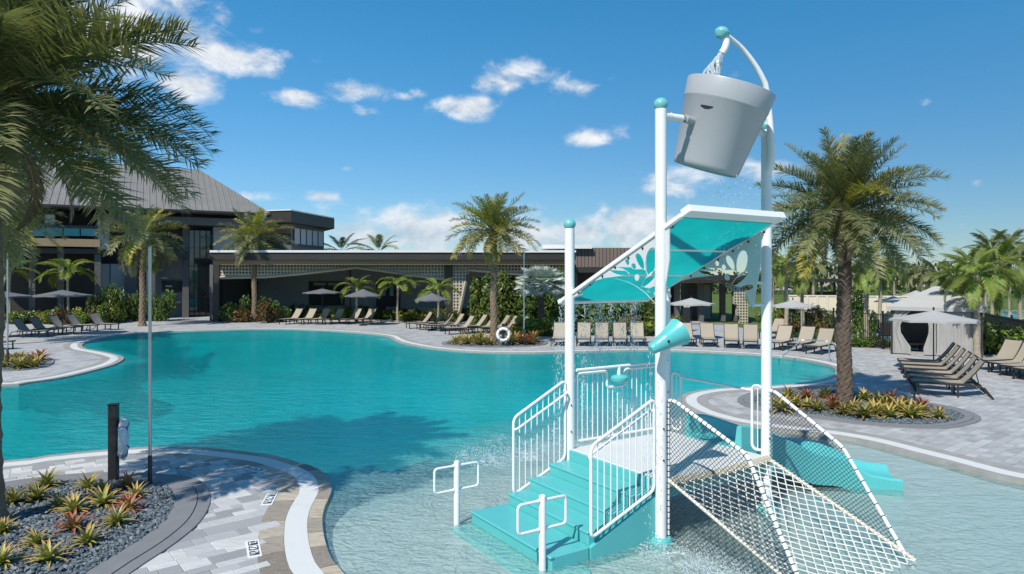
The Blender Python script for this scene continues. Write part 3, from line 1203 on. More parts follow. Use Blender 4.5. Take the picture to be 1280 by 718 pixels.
# slide mouth on the P2-P4 side: two narrow loops and a hood bar
for (t0, t1) in ((.05, .25), (SB - .25, SB - .05)):
    s = SA
    panel_rail('slide_guard', [Q(s, t0, DZ + .06), Q(s, t0, 1.78), Q(s, t1, 1.78), Q(s, t1, DZ + .06)],
               (Q(s, t0, DZ + .06), Q(s, t1, DZ + .06)), (Q(s, t0, 1.78), Q(s, t1, 1.78)), 1)
ppart(MB().tube([Q(SA, .25, 1.70), Q(SA, SB - .25, 1.72)], .019, 10), 'hood_bar', 'white')

# slide: a wavy trough that swings round to the right
path = catmull([Q(SA - .05, SB / 2, .79), Q(SA + .3, SB / 2, .77), Vector((4.15, 11.22, .55)), Vector((4.75, 11.42, .36)), Vector((5.35, 11.45, .30)), Vector((5.85, 11.36, .08)), Vector((6.3, 11.25, .06))], .16, False)
mb = MB()
vs, fs = [], []
for i, p in enumerate(path):
    tg = (path[min(i + 1, len(path) - 1)] - path[max(i - 1, 0)])
    tg = Vector((tg.x, tg.y, 0)).normalized()
    nn = Vector((-tg.y, tg.x, 0))
    q = i / (len(path) - 1)
    hw = .50 - .06 * q
    wall = .36 - .25 * q
    for (o, z) in ((-hw - .03, -.30), (-hw - .03, wall - .03), (-hw, wall), (-hw + .05, wall - .03), (-hw + .09, .05), (-.2, 0), (.2, 0), (hw - .09, .05), (hw - .05, wall - .03), (hw, wall), (hw + .03, wall - .03), (hw + .03, -.30)):
        w = p + nn * o
        vs.append((w.x, w.y, max(p.z + z, -.15)))
for i in range(len(path) - 1):
    for j in range(11):
        fs.append((i * 12 + j, i * 12 + j + 1, (i + 1) * 12 + j + 1, (i + 1) * 12 + j))
e = (len(path) - 1) * 12
fs += [tuple(range(12)), tuple(range(e + 11, e - 1, -1))]
ppart(mb.add(vs, fs), 'slide', 'aqua')

# ---- roof of aqua sheet, pale side panels with splash cut-outs
RS0, RS1 = .02, 1.83
RT0, RZ0 = -.45, 4.20
RT1, RZ1 = 2.17, 2.99


def roof_z(t):
    return RZ0 + (RZ1 - RZ0) * (t - RT0) / (RT1 - RT0)


strips = [(-.36, .45), (.49, 1.22), (1.26, 2.11)]
for (ta, tb) in strips:
    mb = MB()
    n = 8
    vs = []
    for i in range(n + 1):
        t = ta + (tb - ta) * i / n
        z = roof_z(t) - .02 * math.sin(math.pi * i / n)
        vs += [Q(RS0 + .03, t, z), Q(RS1 - .03, t, z), Q(RS0 + .03, t, z - .012), Q(RS1 - .03, t, z - .012)]
    fs = []
    for i in range(n):
        o = i * 4
        fs += [(o, o + 1, o + 5, o + 4), (o + 2, o + 6, o + 7, o + 3), (o, o + 4, o + 6, o + 2), (o + 1, o + 3, o + 7, o + 5)]
    fs += [(0, 2, 3, 1), (n * 4, n * 4 + 1, n * 4 + 3, n * 4 + 2)]
    ppart(mb.add(vs, fs), 'roof_sheet', 'aquasheet')
slope = math.atan2(RZ1 - RZ0, RT1 - RT0)
rm = Matrix((U, V * math.cos(slope) + Vector((0, 0, math.sin(slope))), U.cross(V * math.cos(slope) + Vector((0, 0, math.sin(slope)))))).transposed()


def roof_bar(name, s0, s1, t0, t1, th, m='white', dz=0.0):
    a_, b_ = Q(s0, t0, roof_z(t0) + dz), Q(s1, t1, roof_z(t1) + dz)
    ln_t = abs(t1 - t0) / math.cos(slope)
    ppart(MB().box((a_ + b_) / 2, (abs(s1 - s0), ln_t, th), mat3=rm), name, m, smooth=False, bevel=.008)


roof_bar('eave_beam', RS0 - .04, RS1 + .04, RT0 - .05, RT0 + .09, .10, dz=.01)
roof_bar('roof_bar', RS0, RS1, .45, .49, .05)
roof_bar('roof_bar', RS0, RS1, 1.22, 1.26, .05)
roof_bar('eave_beam', RS0 - .04, RS1 + .04, RT1 - .06, RT1 + .01, .07)
roof_bar('side_beam', RS0 - .035, RS0 + .03, RT0 + .095, RT1 - .065, .06)
roof_bar('side_beam', RS1 - .03, RS1 + .035, RT0 + .095, RT1 - .065, .06)
for s in (0.0, SA):
    for (t, z) in ((.0, roof_z(0) - .06), (SB, roof_z(SB) - .06)):
        tt = .16 if t == 0 else SB - .16
        ppart(MB().tube([Q(s, t, z), Q(s + (.12 if s == 0 else -.22), tt, roof_z(tt) - .04)], .028, 10), 'roof_bracket', 'white')


def panel_pt(px, py, s):
    """(t, z) on the vertical plane s = const seen at a pixel"""
    d = Vector(((px - CX) / F, 1, 0))
    o = P1 + U * s
    # lambda*d = o + t*V
    det = d.x * (-V.y) - (-V.x) * d.y
    lam = (o.x * (-V.y) - (-V.x) * o.y) / det
    t = (d.x * o.y - d.y * o.x) / det
    return (t if True else 0, H - (py - HZ) * lam / F)


def ellipse(cx, cy, rx, ry, a, n=14, egg=.0):
    out = []
    for i in range(n):
        q = 2 * math.pi * i / n
        x, y = rx * math.cos(q), ry * math.sin(q) * (1 + egg * math.cos(q))
        out.append((cx + x * math.cos(a) - y * math.sin(a), cy + x * math.sin(a) + y * math.cos(a)))
    return out


def zoom2(x, y):
    return (690 + x / 3.123, 230 + y / 3.123)


out_px = [zoom2(*p) for p in [(60, 437), (110, 392), (200, 327), (300, 257), (400, 185), (455, 146), (455, 300), (425, 500), (405, 475), (385, 452), (360, 425), (325, 400),
                              (290, 382), (245, 370), (200, 368), (155, 382), (120, 405), (95, 437)]]
outl = [panel_pt(x, y, 0.0) for x, y in out_px]
outl = [(t, min(z, roof_z(t) - .035)) for t, z in outl]
holes_z = [ellipse(383, 305, 58, 21, R(98), egg=-.15), ellipse(341, 303, 34, 13, R(68), egg=-.2), ellipse(258, 341, 41, 14, R(18), egg=-.2),
           ellipse(291, 306, 12, 8, R(80)), ellipse(316, 322, 12, 9, R(80)), ellipse(328, 366, 13, 8, R(80)), ellipse(375, 372, 42, 13, R(-48), egg=.2),
           ellipse(398, 412, 30, 12, R(-12), egg=.2)]
holes = [[panel_pt(*zoom2(x, y), 0.0) for x, y in h] for h in holes_z]


def side_panel(s):
    loops = [[Vector((p[0], p[1], 0)) for p in l] for l in [outl] + holes]
    tri = tessellate_polygon(loops)
    flat = [p for l in loops for p in l]
    n = len(flat)
    vs = [Q(s - .008, p.x, p.y) for p in flat] + [Q(s + .008, p.x, p.y) for p in flat]
    fs = [tuple(t) for t in tri] + [tuple(n + i for i in reversed(t)) for t in tri]
    o = 0
    for l in loops:
        k_ = len(l)
        fs += [(o + i, o + (i + 1) % k_, n + o + (i + 1) % k_, n + o + i) for i in range(k_)]
        o += k_
    so = ppart(MB().add(vs, fs), 'splash_panel', 'panelgrey', smooth=False)
    for i in range(9):
        t = -.2 + i * .27
        ppart(MB().lathe([(.016, 0), (.016, .012), (0, .016)], 8, Matrix.Translation(Q(s - .008, t, roof_z(t) - .07)) @ Matrix.Rotation(TH, 4, 'Z') @ Matrix.Rotation(-math.pi / 2, 4, 'Y')), 'bolt', 'black', so)
    for (t, z) in ((.06, 2.98), (.06, 3.3)):
        ppart(MB().tube([Q(s, t, z), Q(0 if s < 1 else SA, 0, z)], .022, 8), 'panel_bracket', 'white', so)


side_panel(RS0 + .0)
side_panel(RS1)

# aqua horn spout on P1
ax = (W(853, 412, 8.62) - W(814, 437, 8.42)).normalized()
q = ax.to_track_quat('Z', 'Y').to_matrix().to_4x4()
base = W(813, 438, 8.42)
prof = [(0.0, 0), (.05, .006), (.068, .03), (.072, .05), (.088, .16), (.098, .17), (.112, .26), (.15, .40), (.178, .485), (.186, .49), (.178, .475), (.14, .38), (.09, .22), (0, .2)]
ho = ppart(MB().lathe(prof, 28, Matrix.Translation(base) @ q), 'horn_spout', 'aqua')
ppart(MB().lathe([(.016, 0), (.016, .02), (0, .022)], 10, Matrix.Translation(base + ax * .27 + Vector((.0, -.112, -.005))) @ Matrix.Rotation(math.pi / 2, 4, 'X')), 'bolt', 'black', ho)
ppart(MB().tube([base + ax * .2, Q(0, 0, 2.66)], .03, 8), 'spout_stem', 'white', ho)

# spout arch from P2 over the bucket
arch = [Q(SA, 0, 4.85), Q(SA - .05, -.12, 5.15), W(959, 118, 9.75), W(953, 98, 9.72), W(942, 79, 9.68), W(927, 60, 9.62), W(912, 47, 9.52), W(905, 42, 9.45)]
arch = catmull(arch, .08, False)
rr = [.058 - .030 * (i / (len(arch) - 1)) for i in range(len(arch))]
ar = ppart(MB().tube(arch, rr, 14), 'spout_arch', 'white')
ppart(MB().lathe([(0, -.085), (.06, -.07), (.105, -.01), (.105, .02), (.07, .065), (0, .085)], 20, Matrix.Translation(W(902.5, 41.5, 9.42)) @ Matrix.Rotation(R(20), 4, 'Y')), 'ball_cap', 'aquaball', ar)
noz = catmull([W(906, 45, 9.42), W(908, 53, 9.42), W(906, 61, 9.42), W(902, 67, 9.42)], .02, False)
ppart(MB().tube(noz, .05, 14), 'nozzle', 'white', ar)
PIV = W(899, 156, 9.34)
ppart(MB().tube([Q(0, 0, 5.46), Q(.16, -.01, 5.46)], [.06, .055], 14), 'pivot_arm', 'white')
ppart(MB().tube([Q(.05, .0, 5.46), Q(.36, -.02, 5.46)], [.045, .05], 14), 'pivot_arm', 'white')
ppart(MB().tube([Q(SA, 0, 5.46), Q(SA - .42, -.01, 5.46)], [.055, .04], 14), 'pivot_arm', 'white')

# ---- climbing net: ramp of rope with two side guards, on the P1-P2 side
WL = 2.10


def ramp_z(w):
    return DZ * (1 - w / WL) - .10 * math.sin(math.pi * min(max(w / WL, 0), 1))


def edge_z(w):
    return DZ * (1 - w / WL)


def N_(s, w, z):
    return Q(s, -w, z)


def lash(mb, pts, every, r, th):
    """cord wrapped round a tube"""
    L = 0.0
    nxt = every * .5
    for a_, b_ in zip(pts[:-1], pts[1:]):
        seg = (b_ - a_).length
        while nxt < L + seg and seg > 1e-6:
            p = a_.lerp(b_, (nxt - L) / seg)
            d = (b_ - a_).normalized()
            mb.tube([p - d * th, p + d * th], r, 8, True)
            nxt += every
        L += seg


for (s, wk, zk) in ((.10, 1.25, 1.36), (SA - .02, 1.18, 1.16)):
    top0 = 1.80 if s < 1 else 1.74
    fp = rounded([N_(s, .02, .50), N_(s, .02, top0), N_(s, .14, top0 + .02), N_(s, wk, zk), N_(s, WL - .0, -.15)], .10, 6)
    fp = rounded([N_(s, .03, -.2), N_(s, .03, top0), N_(s, .16, top0), N_(s, wk, zk), N_(s, WL, -.15)], .09, 6)
    gr = ppart(MB().tube(fp, .024, 10), 'net_guard_frame', 'white')
    mb = MB()
    lash(mb, fp, .075 if s < 1 else .15, .0272, .0055)
    ppart(mb, 'cord_wraps', 'netblack', gr, False)['kind'] = 'stuff'

    def up(w):
        if w < .15:
            return top0
        if w < wk:
            return top0 + (zk - top0) * (w - .15) / (wk - .15)
        return zk + (-.15 - zk) * (w - wk) / (WL - wk)

    mb = MB()
    sp = .058
    c_ = -1.0
    lo = (lambda w: -.02) if s < 1 else (lambda w: edge_z(w) - .03)
    while c_ < 4.5:
        for sg in (1, -1):
            prev = None
            run = []
            for i in range(130):
                w = .03 + (WL - .03) * i / 129
                z = c_ - w * .95 if sg > 0 else (c_ - 2.4) + w * .95
                ok = lo(w) <= z <= up(w)
                if ok:
                    run.append(N_(s + .015 * math.sin(3 * w) * math.sin(3 * z), w, z))
                if (not ok or i == 129) and len(run) > 1:
                    mb.tube([run[0], run[len(run) // 2], run[-1]], .0034, 4, False)
                    run = []
                elif not ok:
                    run = []
        c_ += sp * 1.05
    ppart(mb, 'guard_net', 'netblack', gr, False)['kind'] = 'stuff'

# rope ramp
mb = MB()
nS, nW = 12, 14
for i in range(nS + 1):
    for sgn in (1, -1):
        pts = []
        for j in range(nW * 2 + 1):
            w = WL * j / (nW * 2)
            ph = (j % 4) / 4
            zig = [0, .5, 1, .5][j % 4] * sgn
            s = .12 + (SA - .16) * (i + zig * .98) / nS
            if s < .1 or s > SA - .02:
                s = min(max(s, .1), SA - .02)
            sag = 4 * ((s - .1) / (SA - .1)) * (1 - (s - .1) / (SA - .1))
            pts.append(N_(s, w, edge_z(w) - (edge_z(w) - ramp_z(w)) * sag + .004 * sgn))
        mb.tube(pts, .0085, 5, False)
net = ppart(mb, 'rope_ramp', 'ropewhite')
net['kind'] = 'stuff'
for s in (.11, SA - .03):
    pts = [N_(s, WL * j / 40, edge_z(WL * j / 40)) for j in range(41)]
    eo = ppart(MB().tube(pts, .02, 8), 'edge_rope', 'ropewhite')
    mb = MB()
    lash(mb, pts, .062, .034 if s > 1 else .024, .013)
    ppart(mb, 'rope_wraps', 'rope', eo, True)['kind'] = 'stuff'
pts = [N_(.1 + (SA - .14) * j / 30, .05, DZ - .03 - .03 * math.sin(math.pi * j / 30)) for j in range(31)]
eo = ppart(MB().tube(pts, .03, 8), 'edge_rope', 'rope')
mb = MB()
lash(mb, pts, .065, .062, .015)
ppart(mb, 'rope_wraps', 'rope', eo, True)['kind'] = 'stuff'
# handling bar that keeps the ramp open half way up
for s in (SA * .5,):
    pass

# ---- tipping bucket
bk = thing('tipping_bucket', PIV, 'large grey plastic tipping bucket hung between two white poles', 'bucket')
tilt = Vector((.86, -.5, 0)).normalized()
axis = Vector((0, 0, 1)).cross(tilt)
bm_ = Matrix.Translation(PIV) @ Matrix.Rotation(R(18), 4, axis)
hb, ht = -.63, .52
body = [(0, hb + .02), (.415, hb + .02), (.43, hb), (.445, hb + .02), (.455, hb + .05), (.565, ht - .27), (.570, ht - .265), (.570, ht - .255), (.545, ht - .25), (.54, ht - .24), (.435, hb + .06), (0, hb + .06)]
MB().lathe(body, 48, bm_).build('bucket_body', 'bucket', bk, True, org=PIV)
MB().lathe([(.566, ht - .262), (.575, ht - .254), (.598, ht - .01), (.594, ht), (.578, ht), (.574, ht - .01), (.546, ht - .25)], 48, bm_, closed=True).build('bucket_rim', 'bucket', bk, True, org=PIV)
inv = bm_.inverted()
for ang, zz, wd, hh in ((R(-128), .12, .17, .035),):
    mb = MB()
    vs = []
    for i in range(9):
        a_ = ang + (i - 4) / 4 * .16
        dz = -.028 * (1 - ((i - 4) / 4) ** 2)
        for z in (zz + .012, zz + dz - .004):
            r_ = .455 + (.565 - .455) * (z - hb - .05) / (ht - .27 - hb - .05) + .0035
            vs.append(bm_ @ Vector((r_ * math.cos(a_), r_ * math.sin(a_), z)))
    mb.add(vs, [(2 * i, 2 * i + 2, 2 * i + 3, 2 * i + 1) for i in range(8)]).build('slot_shade', 'black', bk, org=PIV)  # black patch laid on the body: shade inside a slot, put in as colour
for sd in (-1, 1):
    a_ = PIV + U * (.50 * sd) + Vector((0, 0, -.02))
    b_ = PIV + U * (.66 * sd) + Vector((0, 0, 0))
    MB().tube([a_, b_], .055, 14).build('pivot_boss', 'bucket', bk, True, org=PIV)
    MB().tube([PIV + U * (.60 * sd), PIV + U * (.80 * sd) + Vector((0, 0, .0))], .035, 12).build('pivot_pin', 'steel', bk, True, org=PIV)
MB().lathe([(0, ht - .32), (.52, ht - .32), (.52, ht - .33), (0, ht - .33)], 32, bm_).build('water_fill', 'slatewater', bk, True, org=PIV)


# ---- falling and splashing water
def droplets(name, label, gens, seed):
    rng = np.random.default_rng(seed)
    base = np.array([(1, 0, 0), (0, 1, 0), (-1, 0, 0), (0, -1, 0), (0, 0, 1), (0, 0, -1)], float)
    fs = np.array([(0, 1, 4), (1, 2, 4), (2, 3, 4), (3, 0, 4), (1, 0, 5), (2, 1, 5), (3, 2, 5), (0, 3, 5)])
    VS = []
    for fn, n in gens:
        for _ in range(n):
            p, r, ln = fn(rng)
            VS.append(base * (r, r, r * ln) + np.array(p))
    n = len(VS)
    me = bpy.data.meshes.new(name)
    me.from_pydata(np.array(VS).reshape(-1, 3).tolist(), [], (fs[None] + (np.arange(n) * 6)[:, None, None]).reshape(-1, 3).tolist())
    o = link_mesh(name, me, 'drop')
    return tag(o, label, 'water', kind='stuff')


def eave_stream(rng):
    lanes = [.12, .30, .36, .62, .85, .92, 1.15, 1.4, 1.62, 1.7]
    s = lanes[rng.integers(0, len(lanes))] + rng.normal(0, .035)
    z = 2.95 * (1 - rng.uniform(0, 1) ** 1.25)
    p = Q(s, RT1 + .05 + .10 * math.sqrt(max(2.95 - z, 0)) + rng.normal(0, .05), z)
    return p, rng.uniform(.003, .009), rng.uniform(1, 4)


def bucket_drip(rng):
    z = rng.uniform(3.6, 4.75)
    p = PIV + Vector((.12 + rng.normal(0, .14), -.1 + rng.normal(0, .14), z - PIV.z))
    return p, rng.uniform(.003, .0075), rng.uniform(1, 3)


def horn_drip(rng):
    z = 2.5 * rng.uniform(0, 1)
    p = base_h + Vector((rng.normal(0, .035), rng.normal(0, .035), z - base_h.z))
    return p, rng.uniform(.003, .008), rng.uniform(1.5, 5)


base_h = W(813, 440, 8.42)


def splash(cx, cy, r, h):
    def fn(rng):
        a_ = rng.uniform(0, 6.28)
        q_ = r * math.sqrt(rng.uniform(0, 1))
        return (cx + q_ * math.cos(a_), cy + q_ * math.sin(a_), h * rng.uniform(0, 1) ** 2.2), rng.uniform(.004, .012), 1
    return fn


droplets('water_curtain', 'thin strings of water running off the low roof edge', [(eave_stream, 5200)], 5)
droplets('dripping_water', 'water drops falling beneath the grey bucket', [(bucket_drip, 260)], 6)
droplets('horn_stream', 'thin stream of drops falling from the aqua horn', [(horn_drip, 110)], 7)
droplets('water_splash', 'white splashing water at the foot of the tower', [(splash(2.05, 8.3, .55, .12), 700), (splash(2.4, 7.6, .5, .16), 1100), (splash(-.3, 12.8, .8, .2), 1200), (splash(.8, 13.4, .9, .2), 1000), (splash(1.9, 13.3, .7, .2), 700)], 8)
# jet pouring from the arch nozzle into the bucket: twisted sheets breaking up
jt = MB()
rnd = random.Random(5)
j0, j1 = W(902, 67, 9.42), W(890, 104, 9.36)
for k_ in range(48):
    ph = rnd.uniform(0, 6.28)
    pts, rs_ = [], []
    for i in range(8):
        q_ = i / 7
        sp_ = .04 + .15 * q_ ** 1.2
        p = j0.lerp(j1, q_) + Vector((-.05 * math.sin(q_ * 2.2), 0, 0))
        p += Vector((math.cos(ph + 2.2 * q_ + k_) * sp_ * rnd.uniform(.5, 1), math.sin(ph + 2.2 * q_ + k_) * sp_ * rnd.uniform(.5, 1), rnd.uniform(-.01, .01)))
        pts.append(p)
        rs_.append(.010 * rnd.uniform(.5, 1.5))
    jt.tube(pts, rs_, 5, True)
tag(jt.build('pouring_jet', 'drop', None, True), 'frothy water pouring from the arched spout into the grey bucket', 'water', kind='stuff')


# ---- entry posts in the shallow water, with a loop on either side
def entry_post(px, py, label):
    c = G(px, py, 0)
    o = thing('entry_post', c, label, 'handrail post', 'white loop posts before the stairs')
    MB().lathe([(.042, -.2), (.042, .83), (.038, .855), (.02, .868), (0, .87)], 18).build('post', 'white', o, True)
    for sg in (-1, 1):
        d = U * sg
        pts = rounded([d * .035 + Vector((0, 0, .80)), d * .34 + Vector((0, 0, .80)), d * .34 + Vector((0, 0, .47)), d * .035 + Vector((0, 0, .47))], .055, 6)
        MB().tube(pts, .017, 10).build('grab_loop', 'white', o, True)
        for z in (.80, .47):
            MB().tube([d * .03 + Vector((0, 0, z)), d * .07 + Vector((0, 0, z))], .022, 10).build('socket', 'white', o, True)


entry_post(571, 655, 'white post with two grab loops standing clear of the stairs in shallow water')
entry_post(678, 712, 'white post with two grab loops close before the aqua landing')


# ================================================================== PALMS
def frond_mesh(name, L, n, leaf, droop, seed, wid, vee=.5, bare=.16, fwd=.75, sag=.35, plume=(.4, 1.4)):
    """pinnate frond along +x: arching midrib, leaflets in a V on both sides; 'tip' runs 0..1 to the end"""
    rnd = random.Random(seed)
    K = 14
    pts = [Vector((0, 0, 0))]
    tang = []
    th = 0.0
    side = rnd.uniform(-.15, .15)
    for i in range(K):
        q = (i + .5) / K
        th = -droop * q ** 1.4
        d = Vector((math.cos(th), side * q, math.sin(th))).normalized()
        tang.append(d)
        pts.append(pts[-1] + d * (L / K))
    tang.append(tang[-1])
    vs, fs, tip = [], [], []

    def addv(p, t):
        vs.append(tuple(p)); tip.append(t)
        return len(vs) - 1
    # midrib
    ring = []
    for i in range(0, K + 1, 2):
        r = .016 * L / 2.4 * (1.5 - 1.35 * i / K) + .002
        d = tang[i]
        sd = Vector((0, 1, 0)); upv = d.cross(sd) * -1
        a = [addv(pts[i] + sd * r, .3), addv(pts[i] + upv * r, .3), addv(pts[i] - sd * r, .3)]
        if ring:
            for j in range(3):
                fs.append((ring[j], ring[(j + 1) % 3], a[(j + 1) % 3], a[j]))
        ring = a
    for k in range(n):
        q = bare + (1 - bare) * (k + rnd.random() * .6) / n
        x = q * K
        i = min(int(x), K - 1)
        p = pts[i].lerp(pts[i + 1], x - i)
        d = tang[i]
        upv = Vector((-d.z, 0, d.x)).normalized()
        env = (.45 + .55 * min(1, (q - bare) / .22)) * (1 - .62 * max(0, (q - .55) / .45) ** 1.5)
        ln = leaf * env * rnd.uniform(.85, 1.12)
        for sg in (-1, 1):
            lat = Vector((0, sg, 0))
            f = fwd * rnd.uniform(.75, 1.25) + .5 * max(0, q - .6)
            dr = (lat + d * f + upv * vee * rnd.uniform(*plume)).normalized()
            mid = p + dr * ln * .5
            dr2 = (dr + Vector((0, 0, -sag * rnd.uniform(.6, 1.6)))).normalized()
            end = mid + dr2 * ln * .5
            w = wid * (.7 + .5 * env)
            wv = dr.cross(upv).normalized() * w
            a0, a1 = addv(p - wv * .35, q * .5), addv(p + wv * .35, q * .5)
            b0, b1 = addv(mid - wv * .5, .4 + q * .4), addv(mid + wv * .5, .4 + q * .4)
            c = addv(end, .6 + .4 * q)
            fs.append((a0, a1, b1, b0)); fs.append((b0, b1, c))
    me = bpy.data.meshes.new(name)
    me.from_pydata(vs, [], fs)
    me.attributes.new('tip', 'FLOAT', 'POINT').data.foreach_set('value', tip)
    return me


def fan_mesh(name, seed, R0=.62, pet=.55, n=26):
    """stiff folded fan leaf on a stalk along +x"""
    rnd = random.Random(seed)
    vs, fs, tip = [], [], []
    for j in range(3):
        a = 2 * math.pi * j / 3
        vs.append((0, .018 * math.cos(a), .018 * math.sin(a))); tip.append(0)
    for j in range(3):
        a = 2 * math.pi * j / 3
        vs.append((pet, .012 * math.cos(a), .012 * math.sin(a))); tip.append(0)
    fs += [(j, (j + 1) % 3, 3 + (j + 1) % 3, 3 + j) for j in range(3)]
    for k in range(n):
        a = R(-125) + R(250) * k / (n - 1)
        r = R0 * rnd.uniform(.88, 1.05)
        dr = Vector((math.cos(a) * .95, math.sin(a), .38 * abs(math.sin(a)) - .15 * math.cos(a)))
        lat = Vector((-math.sin(a), math.cos(a), 0))
        o = len(vs)
        c = Vector((pet, 0, 0))
        hw = r * .55 * math.tan(R(250) / (n - 1) / 2) * 1.05
        vs += [tuple(c), tuple(c + dr * r * .6 - lat * hw), tuple(c + dr * r * .62 + Vector((0, 0, .035))), tuple(c + dr * r * .6 + lat * hw), tuple(c + dr * r + Vector((0, 0, -.06 * rnd.random())))]
        tip += [0, .5, .5, .5, 1]
        fs += [(o, o + 1, o + 2), (o, o + 2, o + 3), (o + 1, o + 4, o + 2), (o + 2, o + 4, o + 3)]
    me = bpy.data.meshes.new(name)
    me.from_pydata(vs, [], fs)
    me.attributes.new('tip', 'FLOAT', 'POINT').data.foreach_set('value', tip)
    return me


def with_mat(me, m):
    me.materials.clear()
    me.materials.append(M[m])
    return me


DATE = [with_mat(frond_mesh('date_frond', 2.5, 96, .50, dr, 20 + i, .023, .55, .14, .7, .22, (-.7, 2.1)), 'datefrond') for i, dr in enumerate((.45, .7, .95, 1.2, 1.5))]
DATEY = [with_mat(m.copy(), 'datefrondy') for m in DATE]
DATELOW = [with_mat(frond_mesh('date_frond', 2.5, 46, .50, dr, 40 + i, .038, .5, .14, .7, .25, (-.6, 2.0)), 'datefrond') for i, dr in enumerate((.45, .75, 1.05, 1.4))]
DATELOWY = [with_mat(m.copy(), 'datefrondy') for m in DATELOW]
DRY = [with_mat(frond_mesh('dry_frond', 1.9, 50, .34, dr, 60 + i, .03, .2, .14, .9, .8), 'dryfrond') for i, dr in enumerate((1.2, 1.7))]
SOFT = [with_mat(frond_mesh('soft_frond', 1.75, 42, .50, dr, 80 + i, .040, .35, .22, .55, .9), 'greenfrond') for i, dr in enumerate((1.1, 1.5, 1.9))]
COCO = [with_mat(frond_mesh('coconut_frond', 3.2, 60, .78, dr, 90 + i, .045, .2, .18, .7, .9), 'greenfrond') for i, dr in enumerate((.8, 1.2, 1.6))]
COCOD = [with_mat(m.copy(), 'datefrond') for m in COCO]
FAN = [with_mat(fan_mesh('fan_leaf', 100 + i), 'silverfrond') for i in range(3)]


def trunk_mesh(h, r0, r1, seed, scars=True, boot=0.0, lean=(0, 0), n=14, step=.09):
    rnd = random.Random(seed)
    K = max(6, int(h / step))
    vs, fs = [], []
    for i in range(K + 1):
        q = i / K
        z = h * q
        r = r0 + (r1 - r0) * q
        r += (r0 * .45) * math.exp(-z / .22)
        if boot:
            r += boot * max(0, 1 - abs(h - .28 - z) / .55) ** 1.2
        for j in range(n):
            a = 2 * math.pi * (j + .5 * (i % 2)) / n
            rr = r
            if scars:
                rr *= 1 + .09 * (1 if (j + (i // 2)) % 2 else -1) * (1 if i % 2 else -.4) + rnd.uniform(-.035, .035)
            else:
                rr *= 1 + (.03 if i % 3 == 0 else 0) + rnd.uniform(-.012, .012)
            cx = lean[0] * q * q + .02 * math.sin(2.4 * z + seed)
            cy = lean[1] * q * q
            vs.append((cx + rr * math.cos(a), cy + rr * math.sin(a), z))
    for i in range(K):
        for j in range(n):
            fs.append((i * n + j, i * n + (j + 1) % n, (i + 1) * n + (j + 1) % n, (i + 1) * n + j))
    fs.append(tuple(K * n + j for j in range(n)))
    me = bpy.data.meshes.new('trunk')
    me.from_pydata(vs, [], fs)
    return me


def palm(base, h, kind, label, nf=44, size=1.0, seed=0, group=None, cat='palm tree', lean=(0, 0), dmax=9, tr=(.16, .14), yellow=.12, dry=5, emin=-38, emax=82, trunkm=None, boot=.07, low=False, lat=None):
    rnd = random.Random(seed)
    o = thing('palm_tree', base, label, cat, group)
    scars = kind == 'date'
    tm = trunkm or ('trunk' if scars else 'trunkpale')
    me = trunk_mesh(h, tr[0], tr[1], seed, scars, boot if scars else .03, lean)
    t = link_mesh('trunk', me, tm, o)
    top = Vector((lean[0], lean[1], h - .08))
    if scars:
        # stubs of cut fronds under the crown
        for i in range(18):
            a = i * 2.4
            z = h - .12 - .035 * i
            d = Vector((math.cos(a), math.sin(a), 1.1)).normalized()
            p0 = Vector((lean[0], lean[1], z)) + Vector((math.cos(a), math.sin(a), 0)) * tr[1] * .7
            MB().tube([p0, p0 + d * (.22 + .1 * rnd.random())], [.045, .02], 5).build('frond_stub', 'bark', t)
    for i in range(nf):
        q = (i + .5) / nf
        a = i * 2.39996 + rnd.uniform(-.25, .25)
        e = emax + (emin - emax) * q ** .85 + rnd.uniform(-7, 7)
        if kind == 'date':
            src = (DATELOW if low else DATE)
            if rnd.random() < yellow:
                src = DATELOWY if low else DATEY
            k = min(len(src) - 1, int(q * len(src) + rnd.uniform(-.4, .6))) if True else 0
            k = max(0, min(k, dmax))
            me = src[k]
        elif kind == 'soft':
            me = SOFT[rnd.randrange(3)]
        elif kind == 'fan':
            me = FAN[rnd.randrange(3)]
        elif kind == 'cocod':
            me = COCOD[min(2, int(q * 3))]
        else:
            me = COCO[min(2, int(q * 3))]
        f = link_mesh('frond', me, None, o)
        s = size * ((.72 if low or kind != 'date' else .93) + (.28 if low or kind != 'date' else .07) * min(1, q * 3.0)) * rnd.uniform(.9, 1.08)
        f.scale = (s, s, s)
        f.location = top + Vector((math.cos(a), math.sin(a), 0)) * tr[1] * .5 + Vector((0, 0, .16 * (1 - q)))
        f.rotation_euler = (rnd.uniform(-.25, .25), -R(e), a)
    if kind == 'date':
        for i in range(dry):
            a = i * 2.4 + rnd.random()
            f = link_mesh('dry_frond', DRY[i % 2], None, o)
            s = size * rnd.uniform(.55, .85)
            f.scale = (s, s, s)
            f.location = top + Vector((math.cos(a), math.sin(a), 0)) * tr[1] * .8 - Vector((0, 0, .1))
            f.rotation_euler = (0, R(rnd.uniform(25, 60)), a)
    return o


def gp(px, py, z=.05):
    return G(px, py, z)


